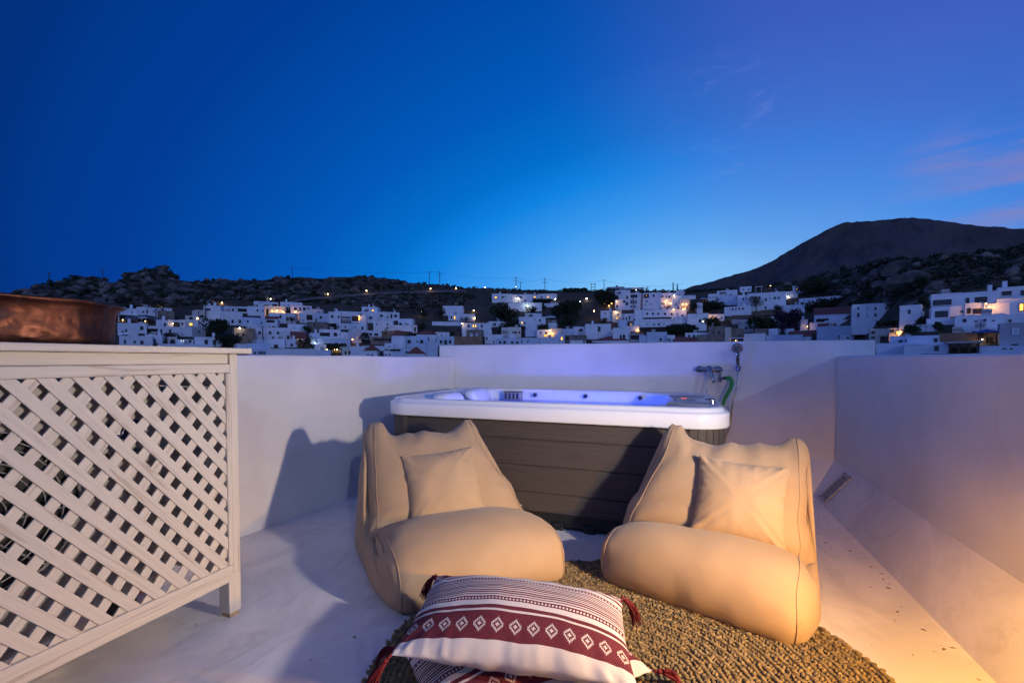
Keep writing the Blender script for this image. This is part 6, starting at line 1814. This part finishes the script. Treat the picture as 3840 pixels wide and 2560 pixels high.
def canopy(z, x0, x1, yt_, yb_, label, mt, roofm, n=3, depth=4.0, name='pergola', cat='pergola', slats=0):
    X0, Y0 = zpx(z, x0, yt_); X1, Y1 = zpx(z, x1, yb_)
    a, c = at(X0, Y1), at(X1, Y1); dd = math.hypot(*(0.5*(a+c))[:2]) - 1.5
    def onr(x, y): r = ray(x, y); h = math.hypot(r[0], r[1]); return np.array([r[0]/h*dd, r[1]/h*dd, EYE + r[2]/h*dd])
    L0, L1, T0 = onr(X0, Y1), onr(X1, Y1), onr((X0+X1)/2, Y0)
    zt = T0[2]; ux = L1 - L0; ux[2] = 0; ln_ = np.linalg.norm(ux); ux /= ln_; nv = np.array([-ux[1], ux[0], 0])
    if nv @ FW < 0: nv = -nv
    t = thing(name, label, cat, tuple(L0))
    for i in range(n):
        for dp in (0.1, depth):
            q = L0 + ux*(0.15 + (ln_-0.3)*i/(n-1)) + nv*dp
            b_ = B(); b_.tube([q*np.array([1, 1, 0]) + (0, 0, L0[2]-0.8), q*np.array([1, 1, 0]) + (0, 0, zt-0.15)], 0.10, 6); b_.done('post', mt, t)
    if slats:
        for k in range(slats):
            q = L0*np.array([1, 1, 0]) + ux*(ln_*(k+0.5)/slats)
            b_ = B(); b_.prism([q + (0, 0, zt-0.1), q + ux*0.14 + (0, 0, zt-0.1), q + ux*0.14 + nv*depth + (0, 0, zt-0.1), q + nv*depth + (0, 0, zt-0.1)], (0, 0, 0.14)); b_.done('slat', roofm, t)
        for dp in (0.1, depth - 0.1):
            b_ = B(); b_.tube([L0*np.array([1, 1, 0]) + nv*dp + (0, 0, zt-0.2), L1*np.array([1, 1, 0]) + nv*dp + (0, 0, zt-0.2)], 0.10, 5); b_.done('beam', mt, t)
    else:
        q = L0*np.array([1, 1, 0])
        b_ = B(); b_.prism([q - ux*0.2 + (0, 0, zt-0.15), q + ux*(ln_+0.2) + (0, 0, zt-0.15), q + ux*(ln_+0.2) + nv*depth + (0, 0, zt-0.05), q - ux*0.2 + nv*depth + (0, 0, zt-0.05)], (0, 0, 0.22)); b_.done('roof', roofm, t)
canopy('A', 110, 620, 490, 590, 'white flat roofed carport beside the copper pot', TM['w'], TM['w'], 4, 5.0, 'carport', 'carport')
canopy('A', 640, 845, 745, 860, 'dark timber roof pergola right of the parked cars', M['shutter'], M['shutter'], 2, 3.0, slats=9)
canopy('B', 1310, 1470, 500, 610, 'dark corner pergola above the brown stone barn', M['shutter'], M['shutter'], 2, 3.0, slats=7)
canopy('B', 1945, 2125, 560, 600, 'pale balcony railing left of the lit arch', TM['w'], TM['w'], 8, 0.4, 'balcony_rail', 'railing')
canopy('C', 375, 740, 900, 985, 'dark timber awning left of the tall red hipped house', M['shutter'], M['shutter'], 4, 3.5)
canopy('D', 1740, 1890, 965, 1050, 'dark red awning right of the orange arched door', M['shutter'], M['tiles'], 2, 3.0)
canopy('E', 260, 402, 795, 870, 'dark roof pergola above the green shutters', M['shutter'], M['shutter'], 2, 3.0, slats=6)
canopy('E', 962, 1500, 818, 900, 'long dark pergola below the long low white house', M['shutter'], M['shutter'], 6, 4.0, slats=18)
canopy('F', 1040, 1160, 168, 250, 'white canopy on a post next to the small two-window house', TM['w'], TM['w'], 2, 2.5, 'canopy', 'canopy')
canopy('F', 580, 840, 1100, 1160, 'pale pergola frame right of the cream stone tower', TM['w'], TM['w'], 3, 3.0, slats=5)
canopy('H', 825, 1470, 1185, 1400, 'wooden gazebo with pale roof at the right parapet', M['shutter'], TM['g'], 4, 4.0, 'gazebo', 'gazebo')
canopy('H', 700, 1095, 965, 1030, 'dark flat awning below the low white house', M['shutter'], M['shutter'], 2, 2.5)
canopy('B', 1770, 1975, 1100, 1200, 'dark taverna terrace frame with hanging lamps', M['shutter'], M['shutter'], 4, 3.0, slats=10)
# blue parasol
X, Y = zpx('H', 1590, 1130); ft = at(X, Y); ft = ft - np.array([ft[0], ft[1], 0])/math.hypot(ft[0], ft[1])*2.0
t = thing('parasol', 'blue parasol in front of the low ochre stone house', 'parasol', tuple(ft))
b_ = B(); b_.cyl(ft + (0, 0, -0.8), ft + (0, 0, 1.25), 0.035, n=6); b_.done('pole', M['iron'], t)
b_ = B(); b_.lathe([(1.9, 0.75), (1.0, 1.05), (0.02, 1.3)], tuple(ft), 8); b_.done('canopy', mat('blue_cloth', (0.06, 0.09, 0.28), 0.8)[0], t)
# satellite dish beside the long house
X, Y = zpx('A', 540, 790); ft = at(X, Y); ft = ft*0.985
t = thing('satellite_dish', 'round satellite dish on the roof under the parked cars', 'dish', tuple(ft))
b_ = B(); b_.cyl(ft, ft + (0, 0, 1.1), 0.06, n=6); b_.done('mast', M['iron'], t)
dn = np.array([-ft[0], -ft[1], 60.0]); dn /= np.linalg.norm(dn)
b_ = B(); c0 = ft + (0, 0, 1.5); b_.tube([c0 - dn*0.25, c0 - dn*0.2, c0, c0 + dn*0.02], [0.05, 0.5, 1.1, 1.12], 18); b_.done('reflector', M['grille'], t)
# roof tanks and antennas seen against the hill
for z, x, y in (('A', 1762, 320), ('B', 1840, 440), ('C', 765, 440), ('C', 380, 350), ('E', 1018, 490), ('F', 1415, 280), ('D', 515, 715)):
    X, Y = zpx(z, x, y)
    best = min(HOUSES, key=lambda h: abs(h[0]-X) + 2*abs(h[5]-Y))
    bp_ = at(best[0], best[6]); dd = math.hypot(bp_[0], bp_[1]) + 2.0; r = ray(X, Y); h = math.hypot(r[0], r[1]); q = np.array([r[0]/h*dd, r[1]/h*dd, EYE + r[2]/h*dd])
    t = thing('roof_antenna', beside('small roof antenna', X, Y - 4), 'antenna', tuple(q))
    b_ = B(); b_.cyl(q + (0, 0, -1), q + (0, 0, 1.4), 0.05, n=5); b_.done('mast', TM['w'], t)
    for k in range(3):
        b_ = B(); b_.tube([q + RT*-0.35 + (0, 0, 1.3 - k*0.2), q + RT*0.35 + (0, 0, 1.3 - k*0.2)], 0.03, 4); b_.done('crossbar', TM['w'], t)
    b_ = B(); b_.lathe([(0.28, -0.1), (0.28, 0.6), (0.02, 0.72)], tuple(q + RT*0.5), 10); b_.done('tank', TM['w'], t)
